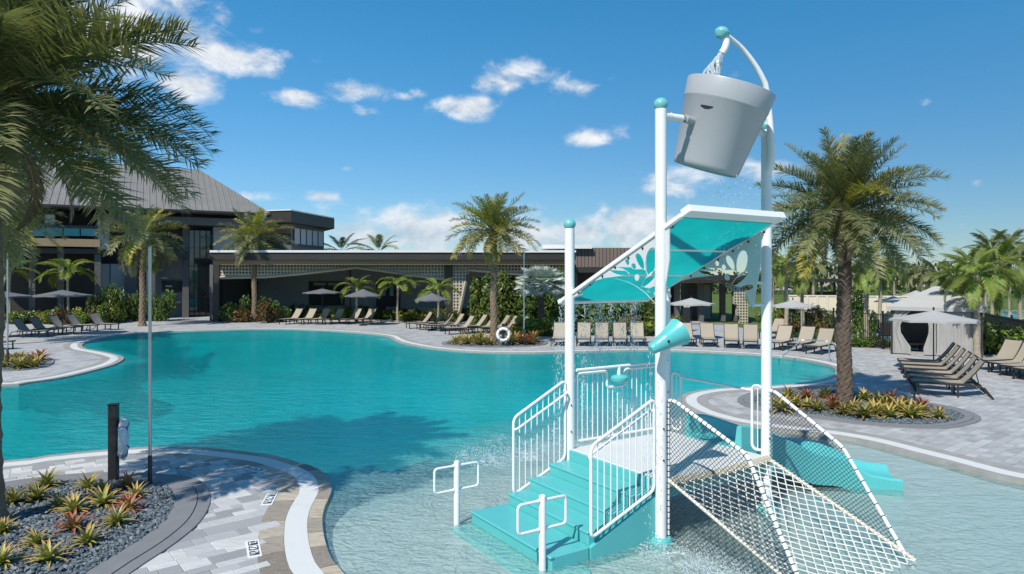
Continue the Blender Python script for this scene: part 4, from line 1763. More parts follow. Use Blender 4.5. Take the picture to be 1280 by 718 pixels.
# foreground palm at the left edge, its crown leaning into view
b0 = Vector(((-16 - CX) / F * 9.1, 9.1, .07))
palm(b0, 5.55, 'date', 'large date palm rising from the pebble bed on the near peninsula', 104, 1.06, 1, None, dmax=2, tr=(.165, .15), dry=8, emin=-15, emax=82, yellow=.03, lean=(.05, 0))
palm(gp(-6, 432), 6.2, 'date', 'date palm beside the long sun-lounger row, in front of the balcony', 44, 1.25, 2, None, yellow=.2, low=True, emin=-45)
palm(gp(178, 408), 6.0, 'date', 'date palm by the lounge with the wall television', 46, 1.12, 3, None, yellow=.25, low=True, emin=-45, tr=(.2, .17))
palm(gp(318, 402.5), 6.1, 'date', 'date palm at the corner where the flat loggia roof begins', 42, 1.12, 4, None, yellow=.12, low=True, emin=-28, tr=(.19, .17))
palm(gp(617, 430), 5.55, 'date', 'date palm with yellow-green crown in the round bed beside the life ring', 58, .95, 5, None, yellow=.55, low=True, emin=-18, dmax=2, emax=84, tr=(.18, .15), dry=2)
palm(gp(1055, 513), 4.95, 'date', 'shaggy date palm with dry lower fronds in the long bed on the right peninsula', 72, .86, 6, None, yellow=.14, tr=(.185, .145), dry=14, emin=-28, emax=86, dmax=2, trunkm='trunkdark', boot=.09)

SOFTL = 'slim green palm with drooping fronds standing before the loggia'
palm(gp(85, 404), 3.6, 'soft', 'slim green palm behind the grey umbrella beside the charcoal wall', 13, 1.25, 11, tr=(.085, .07), emin=5, emax=70)
palm(gp(12, 405), 3.7, 'soft', 'slim green palm between the first umbrella and the tall thin pole', 13, 1.2, 12, tr=(.085, .07), emin=5, emax=70)
for i, (x, y, hh) in enumerate(((446, 404, 2.5), (497, 404, 2.7), (548, 406, 2.4))):
    palm(gp(x, y), hh, 'soft', SOFTL, 13, 1.0, 20 + i, 'slim palms before the loggia', tr=(.085, .065), emin=0, emax=70)
palm(gp(676, 418), 2.75, 'fan', 'silver fan palm before the leafy hedge', 38, 1.35, 30, tr=(.2, .16), emin=-25, emax=86, trunkm='trunkdark')
for i, (x, Y, zt, sz) in enumerate(((427, 72, 5.9, 1.1), (474, 74, 5.9, 1.15), (655, 80, 4.5, .9))):
    c = W(x, 345, Y)
    palm((c.x, c.y, 0), zt, 'cocod', 'dark coconut palm showing above the flat roof', 15, sz, 40 + i, 'coconut palms behind the loggia', tr=(.16, .12), emin=-30, emax=75)
# palms on the right, beyond the deck
RP = [(983, 36, 331, 27, 'coco', 'feathery palm close behind the white pole of the tower'), (1017, 48, 327, 20, 'cocod', 'dark palm above the cream wall beside the date palm trunk'),
      (966, 41, 338, 22, 'coco', 'bushy palm behind the umbrella on the far deck'), (1003, 40, 345, 20, 'coco', 'low bushy palm behind the pool-rail loungers'),
      (1083, 33, 330, 31, 'coco', 'bright green palm against the cream wall'), (1100, 40, 338, 22, 'coco', 'smaller palm beside the bright green one at the cream wall'),
      (1117, 46, 335, 19, 'coco', 'palm with pale trunk behind the two far umbrellas'), (1172, 62, 342, 22, 'cocod', 'dark palm rising beyond the cabana peak'),
      (1152, 66, 341, 16, 'cocod', 'slender dark palm beyond the far umbrella'), (1068, 66, 345, 15, 'cocod', 'small palm far beyond the cream wall'),
      (1192, 44, 345, 25, 'coco', 'palm beyond the cabana roof'), (1221, 27.5, 343, 40, 'coco', 'leafy palm beside the corner of the cabana'),
      (1212, 52, 330, 25, 'coco', 'pale-trunked palm on the lawn behind the cabana'), (1247, 34, 330, 36, 'coco', 'palm at the end of the dark fence'),
      (1240, 50, 312, 28, 'cocod', 'tall dark palm on the lawn'), (1275, 42, 322, 30, 'cocod', 'tall dark palm by the lap pool'), (1262, 58, 308, 26, 'cocod', 'tall dark palm beyond the lap pool'),
      (1232, 70, 332, 18, 'cocod', 'slender palm far out on the lawn'), (1136, 78, 345, 13, 'cocod', 'small palm before the long beige building')]
for i, (x, Y, yc, rp_, kd, lb) in enumerate(RP):
    palm(((x - CX) / F * Y, Y, 0.0), H + (HZ - yc) * Y / F - .05, kd, lb, 22, rp_ * Y / F / 3.2 * 1.4, 60 + i, tr=(.12, .085), emin=-25, emax=80)


# ================================================================== SHRUBS AND BED PLANTS
def leaf_blob(name, seed, n, leaf, m, rad=(1, 1, 1), hollow=.35, up=.4):
    """leaves spread through an uneven dome about one unit across; several lumps give light and dark clumps"""
    rng = np.random.default_rng(seed)
    lumps = [(rng.uniform(-.55, .55), rng.uniform(-.55, .55), rng.uniform(.25, .85), rng.uniform(.28, .5)) for _ in range(9)]
    vs, fs = [], []
    for _ in range(n):
        lx, ly, lz, lr = lumps[rng.integers(0, 9)]
        d = rng.normal(size=3); d /= np.linalg.norm(d)
        p = np.array((lx, ly, lz)) + d * lr * (hollow + (1 - hollow) * rng.uniform() ** .5)
        p[2] = abs(p[2])
        nn = d + rng.normal(size=3) * .6 + (0, 0, up)
        nn /= np.linalg.norm(nn)
        a = np.cross(nn, rng.normal(size=3)); a /= np.linalg.norm(a)
        b_ = np.cross(nn, a)
        s = leaf * rng.uniform(.6, 1.3)
        P = p * np.array(rad)
        o = len(vs)
        vs += [tuple(P - a * s), tuple(P + b_ * s * .5 + nn * s * .12), tuple(P + a * s - nn * s * .2), tuple(P - b_ * s * .5 + nn * s * .12)]
        fs += [(o, o + 1, o + 2), (o, o + 2, o + 3)]
    me = bpy.data.meshes.new(name)
    me.from_pydata(vs, [], fs)
    return with_mat(me, m)


BLOB = {}
for key, m_, leaf in (('dark', 'shrub', .115), ('yellow', 'shruby', .12), ('red', 'shrubr', .12), ('bright', 'shrubg', .12)):
    BLOB[key + 'tall'] = [leaf_blob('foliage', 240 + i + {'dark': 0, 'yellow': 10, 'red': 20, 'bright': 30}[key], 1100, leaf * .95, m_, rad=(1, 1, 2.3)) for i in range(4)] if key in ('dark', 'bright') else None
    BLOB[key] = [leaf_blob('foliage', 200 + i + {'dark': 0, 'yellow': 10, 'red': 20, 'bright': 30}[key], 620, leaf, m_) for i in range(4)]
STEM = None


def shrub(base, rx, rz, key, label, group, seed, ry=None):
    global STEM
    rnd = random.Random(seed)
    o = thing('shrub', base, label, 'shrub', group)
    f = link_mesh('foliage', BLOB[key][seed % 4], None, o)
    f.scale = (rx, ry or rx, rz)
    f.rotation_euler = (0, 0, rnd.uniform(0, 6.28))
    if STEM is None:
        mb = MB()
        for i in range(4):
            a = i * 1.6
            mb.tube([(0, 0, -.02), (.15 * math.cos(a), .15 * math.sin(a), .3), (.3 * math.cos(a + .3), .3 * math.sin(a + .3), .62)], [.035, .025, .01], 5)
        s = mb.build('stem', 'bark', o)
        STEM = s.data
    else:
        s = link_mesh('stem', STEM, None, o)
    s.scale = (rx, ry or rx, rz)
    return o


rnd = random.Random(77)
# hedge of leafy shrubs behind the middle and right deck
k_ = 0
for (x0, x1, y0, Yo, hgt, nn, lb, grp) in (
        (598, 705, 413, 0, 3.0, 9, 'tall big-leaved green shrub in the hedge behind the fan palm', 'hedge behind the fan palm'),
        (705, 832, 417, 0, 2.0, 9, 'green hedge shrub seen under the slanted roof', 'hedge under the slanted roof'),):
    for i in range(nn):
        x = x0 + (x1 - x0) * (i + .5) / nn + rnd.uniform(-3, 3)
        c = gp(x, y0 + rnd.uniform(-3, 0))
        shrub(c, rnd.uniform(1.0, 1.4), hgt / 2.3 * rnd.uniform(.75, 1.15), 'darktall' if i % 3 else 'brighttall', lb, grp, k_)
        k_ += 1
# low colourful planting
ROWS = [(0, 150, 405, 1.0, 15, ['dark', 'yellow', 'bright', 'red'], 'low croton shrub behind the grey lounger row at the charcoal wall', 'crotons at the charcoal wall'),
        (120, 215, 402, 1.9, 9, ['dark', 'dark', 'bright'], 'dark leafy shrub before the lounge with the television', 'shrubs before the lounge'),
        (275, 352, 403, 1.3, 10, ['dark', 'dark', 'bright', 'red'], 'shrub at the foot of the loggia corner palm', 'shrubs at the loggia corner'),
        (352, 520, 399, .8, 20, ['yellow', 'dark', 'red', 'bright', 'yellow'], 'low yellow and red shrub behind the loungers facing the water', 'shrubs behind the far loungers'),
        (500, 600, 402, .8, 12, ['yellow', 'bright', 'dark', 'yellow'], 'low yellow-green shrub behind the slanting lounger row', 'shrubs behind the slanting lounger row'),
        (648, 700, 420, .9, 6, ['yellow', 'bright', 'yellow'], 'low yellow shrub at the foot of the fan palm', 'yellow shrubs at the fan palm'),
        (700, 850, 419, .9, 13, ['yellow', 'dark', 'bright', 'red'], 'low shrub behind the loungers under the slanted roof', 'low shrubs under the slanted roof'),
        (955, 1040, 414, 1.3, 9, ['dark', 'bright', 'red', 'dark'], 'dense shrub along the thin black fence', 'shrubs along the black fence'),
        (1055, 1110, 434, .35, 9, ['dark', 'bright'], 'very low shrub at the foot of the black fence', 'ground shrubs by the fence'),
        (1225, 1275, 444, 1.0, 7, ['bright', 'dark', 'bright'], 'green shrub against the dark mesh fence', 'shrubs by the dark fence')]
for (x0, x1, y0, hgt, nn, keys, lb, grp) in ROWS:
    for i in range(nn):
        c = gp(x0 + (x1 - x0) * (i + .5) / nn + rnd.uniform(-2, 2), y0 + rnd.uniform(-1.5, 1.0))
        shrub(c, rnd.uniform(.65, 1.0) * (1 if hgt > .5 else .7), hgt * rnd.uniform(.7, 1.2), keys[i % len(keys)], lb, grp, k_)
        k_ += 1
shrub(gp(1072, 428), .75, 1.1, 'brighttall', 'tall loose shrub beside the date palm trunk before the cream wall', None, 2)
shrub(gp(1085, 431), .5, 1.5, 'dark', 'small dark shrub beside the loose tall shrub at the cream wall', None, 3)


def bromeliad_mesh(seed, m):
    rnd = random.Random(seed)
    vs, fs, tip = [], [], []
    for k in range(34):
        a = k * 2.4 + rnd.uniform(-.2, .2)
        e = R(80 - 66 * (k / 34) + rnd.uniform(-8, 8))
        L = rnd.uniform(.24, .36)
        w = rnd.uniform(.020, .031)
        lat = Vector((-math.sin(a), math.cos(a), 0))
        p = Vector((0, 0, .01))
        K = 4
        prev = None
        for i in range(K + 1):
            q = i / K
            ww = w * (1 - q ** 2.2) + .0015
            ids = []
            for sg, up in ((-1, .35), (0, 0), (1, .35)):
                v = p + lat * ww * sg + Vector((0, 0, ww * up))
                vs.append(tuple(v)); tip.append(q); ids.append(len(vs) - 1)
            if prev:
                fs += [(prev[0], prev[1], ids[1], ids[0]), (prev[1], prev[2], ids[2], ids[1])]
            prev = ids
            ee = e - q * R(55)
            p = p + Vector((math.cos(a) * math.cos(ee), math.sin(a) * math.cos(ee), math.sin(ee))) * L / K
    me = bpy.data.meshes.new('bromeliad')
    me.from_pydata(vs, [], fs)
    me.attributes.new('tip', 'FLOAT', 'POINT').data.foreach_set('value', tip)
    return with_mat(me, m)


BROM = [bromeliad_mesh(300 + i, 'brom') for i in range(4)]
BROMR = [bromeliad_mesh(320 + i, 'bromred') for i in range(2)]


def bromeliads(pts, label, group, scale, red=(), z=.075):
    for i, (px, py) in enumerate(pts):
        src = BROMR if i in red else BROM
        c = gp(px, py, z)
        o = link_mesh('bromeliad', src[i % len(src)], None)
        lb = label
        if i in red:
            lb = label.replace('yellow-green', 'reddish')
        tag(o, lb, 'plant', group + (' (reddish)' if i in red else ''))
        o.location = c
        s = scale * rnd.uniform(.82, 1.2)
        o.scale = (s, s, s * rnd.uniform(.9, 1.1))
        o.rotation_euler = (rnd.uniform(-.12, .12), rnd.uniform(-.12, .12), rnd.uniform(0, 6.28))


zl = lambda x, y: (x / 2.909, 480 + y / 2.909)
bromeliads([zl(*p) for p in [(165, 378), (135, 425), (45, 440), (315, 385), (215, 455), (375, 412), (375, 445), (460, 385), (495, 415), (465, 465), (425, 515), (270, 470), (265, 535),
                             (130, 590), (175, 650), (320, 585), (5, 660), (5, 545), (-60, 470), (-70, 600)]],
           'striped yellow-green bromeliad in the pebble bed on the near peninsula', 'bromeliads on the near peninsula', .92, red=(7, 9, 12))
zr = lambda x, y: (940 + x / 3.765, 460 + y / 3.765)
bromeliads([zr(*p) for p in [(110, 185), (170, 150), (205, 185), (255, 145), (345, 145), (310, 205), (265, 190), (380, 195), (430, 222), (525, 155), (525, 235), (600, 170), (640, 200), (655, 165),
                             (600, 212), (650, 235), (690, 210), (720, 180), (740, 235), (800, 200), (790, 228), (880, 238), (140, 205), (480, 205), (570, 225)]],
           'yellow-green bromeliad in the long pebble bed under the shaggy date palm', 'bromeliads under the shaggy date palm', 1.3, red=(3, 7, 13, 19))
bromeliads([(569, 430.5), (576, 428), (584, 431), (591, 428), (599, 431.5), (606, 429), (612, 432), (637, 431.5), (644, 428), (651, 431), (657, 428.5), (663, 431), (668, 428), (640, 426.5), (600, 426)],
           'yellow-green bromeliad in the round bed by the life ring', 'bromeliads by the life ring', 1.9, red=(9, 11))
bromeliads([(2, 455), (8, 459), (14, 453), (20, 458), (27, 453), (33, 458), (40, 454), (46, 457), (50, 451), (-8, 458), (24, 461), (38, 460)],
           'yellow-green bromeliad in the small bed near the grey lounger row', 'bromeliads near the grey lounger row', 1.7, red=(8, 6))


# far tree line across the lawn: reads as one mass
def far_wood():
    rng = np.random.default_rng(9)
    n = 26000
    fx = rng.uniform(-170, 320, n)
    dist = 118 + 14 * np.sin(fx * .05) + rng.normal(0, 5, n)
    hm = 4.7 + .8 * np.sin(fx * .13) + .7 * np.sin(fx * .37 + 1) + .5 * np.sin(fx * .9)
    z = rng.uniform(0, 1, n) ** .7 * hm
    nx = rng.normal(size=(n, 3)); nx /= np.linalg.norm(nx, axis=1)[:, None]
    t = np.cross(nx, rng.normal(size=(n, 3))); t /= np.linalg.norm(t, axis=1)[:, None]
    bb = np.cross(nx, t)
    c = np.stack([fx, dist, z], 1)
    s = rng.uniform(.25, .6, n)[:, None]
    Vv = np.stack([c - t * s, c + bb * s * .7, c + t * s, c - bb * s * .7], 1).reshape(-1, 3)
    idx = np.arange(n) * 4
    me = bpy.data.meshes.new('far_wood')
    me.from_pydata(Vv.tolist(), [], np.stack([idx, idx + 1, idx + 2, idx + 3], 1).tolist())
    tag(link_mesh('far_wood', me, 'farwood'), 'dark green tree line far across the lawn', 'trees', kind='stuff')


far_wood()


# ================================================================== BUILDINGS
def rect_on(O, e, n, px0, py0, px1, py1, off):
    """corners (u0,u1,z0,z1) on the vertical plane through O+off*n (n points at the viewer) of a photo rectangle"""
    out = []
    for px, py in ((px0, py0), (px1, py1)):
        d = Vector(((px - CX) / F, 1, 0))
        o = O + n * off
        det = d.x * (-e.y) + e.x * d.y
        lam = (o.x * (-e.y) + e.x * o.y) / det
        u = (d.x * o.y - d.y * o.x) / det
        out.append((u, H - (py - HZ) * lam / F))
    (u0, za), (u1, zb) = out
    return u0, u1, min(za, zb), max(za, zb)


class Facade:
    """a building frame: X along the front, -Y towards the pool"""
    def __init__(s, O, ang):
        s.O = Vector((O[0], O[1], 0))
        s.e = Vector((math.cos(ang), math.sin(ang), 0))
        s.n = Vector((math.sin(ang), -math.cos(ang), 0))
        s.ang = ang

    def rect(s, px0, py0, px1, py1, off):
        return rect_on(s.O, s.e, s.n, px0, py0, px1, py1, off)

    def block(s, mb, px0, py0, px1, py1, off, th, z0=None, z1=None):
        """front face at 'off' metres before the frame line, th metres deep"""
        u0, u1, a, b_ = s.rect(px0, py0, px1, py1, off)
        a = a if z0 is None else z0
        b_ = b_ if z1 is None else z1
        mb.box(((u0 + u1) / 2, -off + th / 2, (a + b_) / 2), (u1 - u0, th, b_ - a))
        return u0, u1, a, b_


def perforated(name, poly, y, cell, th, parent, m='perf', hole=.58):
    """screen of square-holed blocks filling a polygon in the XZ plane"""
    xs = [p[0] for p in poly]; zs = [p[1] for p in poly]
    mb = MB()
    nx = int((max(xs) - min(xs)) / cell) + 1
    nz = int((max(zs) - min(zs)) / cell) + 1
    for i in range(nx):
        for j in range(nz):
            cx, cz = min(xs) + (i + .5) * cell, max(zs) - (j + .5) * cell
            if not inside(poly, cx, cz):
                continue
            h_, k_ = cell / 2, cell / 2 * hole
            o = [(cx - h_, cz - h_), (cx + h_, cz - h_), (cx + h_, cz + h_), (cx - h_, cz + h_)]
            q = [(cx - k_, cz - k_), (cx + k_, cz - k_), (cx + k_, cz + k_), (cx - k_, cz + k_)]
            vs = [(x, y, z) for x, z in o] + [(x, y, z) for x, z in q] + [(x, y + th, z) for x, z in q] + [(x, y + th, z) for x, z in o]
            fs = []
            for a in range(4):
                b_ = (a + 1) % 4
                fs += [(a, b_, 4 + b_, 4 + a), (4 + a, 4 + b_, 8 + b_, 8 + a), (8 + a, 8 + b_, 12 + b_, 12 + a)]
            mb.add(vs, fs)
    o = mb.build(name, m, parent)
    o['kind'] = 'stuff'
    return o


def bpart(mb, name, m, parent, smooth=False):
    return mb.build(name, m, parent, smooth)


# ---- clubhouse with the hipped metal roof, front turned 28 degrees
A_ = Vector(((85 - CX) / F * 49, 49, 0)); B_ = Vector(((335 - CX) / F * 55.4, 55.4, 0))
ang = math.atan2((B_ - A_).y, (B_ - A_).x)
cf = Facade(B_, ang)
club = thing('clubhouse', B_, 'dark clubhouse with grey hipped metal roof, balcony and tall glazed entrance', 'building', rz=ang)
EZ = 8.4
L = (B_ - A_).length
x0, x1 = -L - 9, 0.25
# hipped roof with seams
ye, yb = -.3, 17.0
apx0, apx1, apy, apz = -L - 3, -4.6, 8.0, 12.75
mb = MB()
cs = [(x0, ye, EZ), (x1, ye, EZ), (x1, yb, EZ), (x0, yb, EZ), (apx0, apy, apz), (apx1, apy, apz)]
lo_ = [(a, b_, c - .18) for a, b_, c in cs[:4]]
mb.add(cs + lo_, [(0, 1, 5, 4), (1, 2, 5), (2, 3, 4, 5), (3, 0, 4), (0, 6, 7, 1), (1, 7, 8, 2), (2, 8, 9, 3), (3, 9, 6, 0), (6, 9, 8, 7)])
rf = bpart(mb, 'roof', 'fascia', club)
mb = MB()
for i in range(0, int((x1 - x0) / .45)):
    xx = x1 - .2 - i * .45
    q1 = 1.0
    if xx > apx1:
        q1 = (x1 - xx) / (x1 - apx1)
    if xx < apx0:
        q1 = (xx - x0) / (apx0 - x0)
    a = Vector((xx, ye, EZ + .03)); c = Vector((xx, ye + (apy - ye) * q1, EZ + (apz - EZ) * q1 + .03))
    mb.tube([a, c], .035, 4)
o = bpart(mb, 'roof_seams', 'metalroof', rf); o['kind'] = 'stuff'
mb = MB().add([(a, b_, c + .012) for a, b_, c in cs], [(0, 1, 5, 4), (1, 2, 5), (2, 3, 4, 5), (3, 0, 4)])
bpart(mb, 'roof_sheet', 'metalroof', rf)
bpart(MB().box(((x0 + x1) / 2, -.38, EZ - .02), (x1 - x0, .14, .16)), 'gutter', 'fascia', rf)
# deep beam band under the eave and the wall line
WO = -3.2                                            # main wall stands 3.2 m behind the eave
mb = MB()
cf.block(mb, 136, 268, 334, 284, -.6, 1.2)
bpart(mb, 'eave_beam', 'darkwall', club)
mb = MB()
mb.box(((x0 + x1) / 2, 9.5, 4.2), (x1 - x0 - .6, 9.0, 8.3))
bpart(mb, 'core', 'darkwall', club)


def cpart(name, m, px0, py0, px1, py1, off, th, parent=None):
    mb = MB()
    cf.block(mb, px0, py0, px1, py1, off, th)
    return bpart(mb, name, m, parent or club)


GY = 398
cpart('wall', 'greywall', 267, 284, 297, GY, -2.4, 1.2)
cpart('wall', 'darkwall', 297, 284, 333, GY, -3.0, 1.0)
cpart('wall_panel', 'greywall', 138, 330, 157, GY, -2.6, .8)
cpart('wall_panel', 'greywall', 126, 330, 137, GY, -2.7, .8)
cpart('wall', 'darkwall', 156, 284, 172, GY, -2.0, .9)
cpart('lounge_back_wall', 'greywall', 190, 323, 236, GY, -4.7, .3)
cpart('television', 'black', 203, 351, 229, 365, -4.55, .1)
gz = cpart('entrance_glazing', 'glass', 236, 288, 266, GY - 3, -4.3, .08)
for x in (236.5, 243, 250, 258, 265):
    cpart('mullion', 'black', x - .5, 286, x + .5, GY - 3, -4.15, .12, gz)
for y in (310, 333, 352, 372):
    cpart('transom', 'black', 236, y - .5, 266, y + .5, -4.18, .1, gz)
cpart('glass_pane', 'glassteal', 256, 293, 265, 304, -4.22, .03, gz)
gz = cpart('lounge_window', 'glass', 168, 320, 190, GY - 4, -4.3, .08)
for x in (168.5, 176, 184, 190):
    cpart('mullion', 'black', x - .4, 320, x + .4, GY - 4, -4.15, .1, gz)
cpart('pillar', 'darkwall', 183, 318, 194, GY, -1.6, .7)
cpart('pillar', 'darkwall', 228, 284, 236, GY, -2.2, .7)
cpart('canopy_band', 'fascia', 172, 314, 236, 323, -1.3, 2.5)
# stair at the side of the lounge: white steps with rail
for i in range(5):
    cpart('stair_tread', 'whitemetal', 196 + i * 5.5, 337 + i * 10, 204 + i * 5.5, 339 + i * 10, -3.9, .5)
# balcony wing on the left
cpart('balcony_back', 'interior', -40, 262, 123, 297, -3.1, .2)
bal = cpart('balcony', 'tan', -40, 296, 125, 309, -.4, 3.0)
for i in range(7):
    cpart('glass_panel', 'glassteal', -28 + i * 21.5, 283, -8 + i * 21.5, 295.5, -.6, .03, bal)
cpart('balcony_rail', 'black', -40, 282, 123, 283, -.58, .06, bal)
cpart('column', 'greywall', 122, 268, 136, 312, -.7, .9)
cpart('column', 'greywall', 56, 268, 68, 300, -.7, .9)
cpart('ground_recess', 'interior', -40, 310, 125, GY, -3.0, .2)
for x in (36, 72, 118):
    cpart('column', 'darkwall', x, 309, x + 8, GY, -.9, .6)
cpart('upper_band', 'fascia', -40, 309, 136, 318, -.8, 2.0)
# eave brackets
for px in (128, 330):
    u0, u1, a, b2 = cf.rect(px, 258, px + 3, 300, -.2)
    mb = MB().tube([(u0, -.15, EZ - .15), (u0, 1.9, EZ - 2.2)], .14, 4)
    bpart(mb, 'bracket', 'fascia', club)
# roof-top tower with a row of windows, on the right shoulder
tw = thing('clerestory_tower', (W(364, 345, 62).x, 62, 0), 'flat-roofed dark upper storey with a row of square windows beside the metal roof', 'building')
T0 = Vector((W(364, 345, 62).x, 62, 0))


def tpoint(px, d):
    return Vector(((px - CX) / F * d, d, 0)) - T0


slab_poly = [tpoint(322, 60), tpoint(364, 59.0), tpoint(418, 67.5), tpoint(392, 76), tpoint(322, 72)]
MB().prism([(p.x, p.y) for p in slab_poly], 8.05, 9.05).build('roof_slab', 'fascia', tw)
MB().prism([(p.x * 1.01, p.y - .1) for p in slab_poly], 9.053, 9.15).build('roof_edge', 'whitemetal', tw)
wp = [tpoint(326, 61.5), tpoint(364, 61), tpoint(405, 67.5), tpoint(385, 74), tpoint(326, 72)]
MB().prism([(p.x, p.y) for p in wp], 0, 8.04).build('wall', 'darkwall', tw)
MB().prism([(p.x * 1.004, p.y - .06) for p in [wp[0], wp[1], wp[1] + Vector((.02, .3, 0)), wp[0] + Vector((0, .3, 0))]], 7.2, 8.03).build('tan_band', 'tan', tw)
a, c = wp[1], wp[2]
dd = (c - a).normalized()
nn = Vector((dd.y, -dd.x, 0))
ln = (c - a).length
fr_ = MB()
fr_.box(a + dd * ln * .5 + Vector((0, 0, 7.0)) + nn * .02, (ln * .9, .12, 1.75), math.atan2(dd.y, dd.x))
wf = fr_.build('window_frame', 'black', tw)
for i in range(5):
    cc = a + dd * ln * (.05 + .9 * (i + .5) / 5) + Vector((0, 0, 7.0)) + nn * .09
    MB().box(cc, (ln * .9 / 5 - .28, .04, 1.4), math.atan2(dd.y, dd.x)).build('pane', 'greywall', wf)  # opaque wall grey stands in for sky reflected in the glass

# ---- loggia: long flat roof over a deep open front with perforated screens
LY = 50.0
lf = Facade((0, LY, 0), 0.0)
lg = thing('loggia', (0, LY, 0), 'long flat-roofed loggia with tan beam and pale perforated screens', 'building')


def lpart(name, m, px0, py0, px1, py1, off, th, parent=None, z0=None, z1=None):
    mb = MB()
    lf.block(mb, px0, py0, px1, py1, off, th, z0, z1)
    return bpart(mb, name, m, parent or lg)


lr = lpart('roof_slab', 'fascia', 262, 316, 720, 325, 1.5, 16)
lpart('roof_edge', 'whitemetal', 262, 313, 720, 315.8, 1.6, 16.2, lr)
lpart('beam', 'tan', 268, 325.3, 716, 331, 1.25, .5)
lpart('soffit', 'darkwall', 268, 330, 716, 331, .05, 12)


def lpoly(pts, off):
    out = []
    for px, py in pts:
        u0, u1, a, b2 = lf.rect(px, py, px + 1, py, off)
        out.append((u0, b2))
    return out


for pts in ([(274, 331), (446, 331), (446, 334), (376, 342), (330, 346), (274, 347)], [(446, 331), (556, 331), (556, 349), (503, 342), (446, 334)],
            [(566, 331), (586.5, 331), (582, 352), (574, 390), (572, 405), (566, 405)], [(586.5, 331), (716, 331), (716, 348), (632, 341), (586.5, 337)]):
    sc_ = perforated('perforated_screen', lpoly(pts, .3), -.3, .235, .16, lg)
    ed = lpoly(pts, .34)
    for a_, c_2 in zip(ed[2:], ed[3:] + ed[:0]):
        MB().tube([(a_[0], -.26, a_[1]), (c_2[0], -.26, c_2[1])], .13, 4).build('screen_edge', 'perf', sc_)
lpart('column', 'fascia', 557, 331, 565.5, 405, .35, .7)
lpart('column', 'fascia', 266, 325, 274, 405, .4, .7)
lpart('column', 'darkwall', 432, 331, 437, 398, -3.0, .5)
lpart('back_wall', 'greywall', 274, 331, 558, 400, -7.0, .3)
lpart('back_wall', 'greywall', 566, 331, 612, 400, -6.5, .3)
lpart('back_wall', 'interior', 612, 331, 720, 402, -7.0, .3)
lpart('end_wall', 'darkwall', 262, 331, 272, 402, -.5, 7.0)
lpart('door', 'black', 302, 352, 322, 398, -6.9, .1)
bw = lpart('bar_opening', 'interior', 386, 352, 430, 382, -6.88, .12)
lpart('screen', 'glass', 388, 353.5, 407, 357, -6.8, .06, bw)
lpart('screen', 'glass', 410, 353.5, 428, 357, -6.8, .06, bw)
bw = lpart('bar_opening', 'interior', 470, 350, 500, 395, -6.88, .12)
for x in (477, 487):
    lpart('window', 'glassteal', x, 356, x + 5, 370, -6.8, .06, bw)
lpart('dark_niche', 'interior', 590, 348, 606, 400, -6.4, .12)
# furniture glimpsed in the shade: low lounge seats
def seat(px, py, label):
    c = gp(px, py)
    o = thing('lounge_armchair', c, label, 'armchair', 'armchairs in the loggia shade', rnd.uniform(-.3, .3))
    MB().box((0, 0, .24), (.8, .75, .12)).build('seat', 'frame', o, bevel=.02)
    MB().box((0, 0, .36), (.68, .66, .12)).build('cushion', 'curtain', o, bevel=.03)
    MB().box((0, .33, .60), (.8, .10, .60)).build('backrest', 'curtain', o, bevel=.03)
    for sx in (-1, 1):
        MB().box((sx * .38, -.02, .48), (.07, .7, .06)).build('armrest', 'frame', o)
        for sy in (-1, 1):
            MB().box((sx * .36, sy * .32, .10), (.06, .06, .20)).build('leg', 'frame', o)


for px in (353, 372, 412, 466, 487, 523, 531):
    seat(px, 398.5, 'pale lounge armchair in the shade under the loggia')
# ---- ribbed upper block and low roof right of the loggia
rb = thing('ribbed_wing', (W(745, 345, 57).x, 57, 0), 'brown ribbed wing with dark flat roof between loggia and open pavilion', 'building')
rO = Vector((W(745, 345, 57).x, 57, 0))


def rpart(name, m, px0, py0, px1, py1, Y, th, parent=None):
    a, c = W(px0, py0, Y) - rO, W(px1, py1, Y) - rO
    return MB().box(((a.x + c.x) / 2, a.y + th / 2, (a.z + c.z) / 2), (c.x - a.x, th, a.z - c.z)).build(name, m, parent or rb)


rpart('ribbed_wall', 'ribbed', 702, 310, 845, 334, 57, 7)
rpart('parapet', 'whitemetal', 678, 306, 740, 311, 56.5, 8)
rpart('roof_slab', 'fascia', 690, 334, 880, 341, 54, 9)
rpart('wall', 'darkwall', 690, 341, 845, 402, 59, .4)
rpart('column', 'darkwall', 716, 341, 722, 404, 54.5, .5)
# ---- open pavilion seen below the slanted roof
pv_ = thing('open_pavilion', (W(890, 345, 50).x, 50, 0), 'open dark pavilion with tan roof edge and one leaning perforated pier', 'pavilion')
rO2 = Vector((W(890, 345, 50).x, 50, 0))


def vpart(name, m, px0, py0, px1, py1, Y, th, parent=None):
    a, c = W(px0, py0, Y) - rO2, W(px1, py1, Y) - rO2
    return MB().box(((a.x + c.x) / 2, a.y + th / 2, (a.z + c.z) / 2), (c.x - a.x, th, a.z - c.z)).build(name, m, parent or pv_)


vr = vpart('roof_slab', 'fascia', 836, 344, 958, 351, 48, 12)
vpart('roof_edge', 'tan', 836, 350.5, 958, 354, 48.4, 11, vr)
for x0_, x1_ in ((845, 850), (874, 880), (902, 907), (918, 922)):
    vpart('column', 'darkwall', x0_, 354, x1_, 402, 50, .6)
vpart('wall_block', 'darkwall', 862, 354, 890, 400, 57, 3)
vpart('wall_block', 'greywall', 876, 356, 888, 400, 54, .3)
pts = [W(914, 356, 48.6), W(932, 356, 48.6), W(935, 404, 48.6), W(925, 404, 48.6)]
perforated('perforated_pier', [(p.x - rO2.x, p.z) for p in pts], 48.6 - 50, .2, .3, pv_)
vpart('floor_step', 'kerb', 855, 404.5, 905, 407, 46.5, .6)

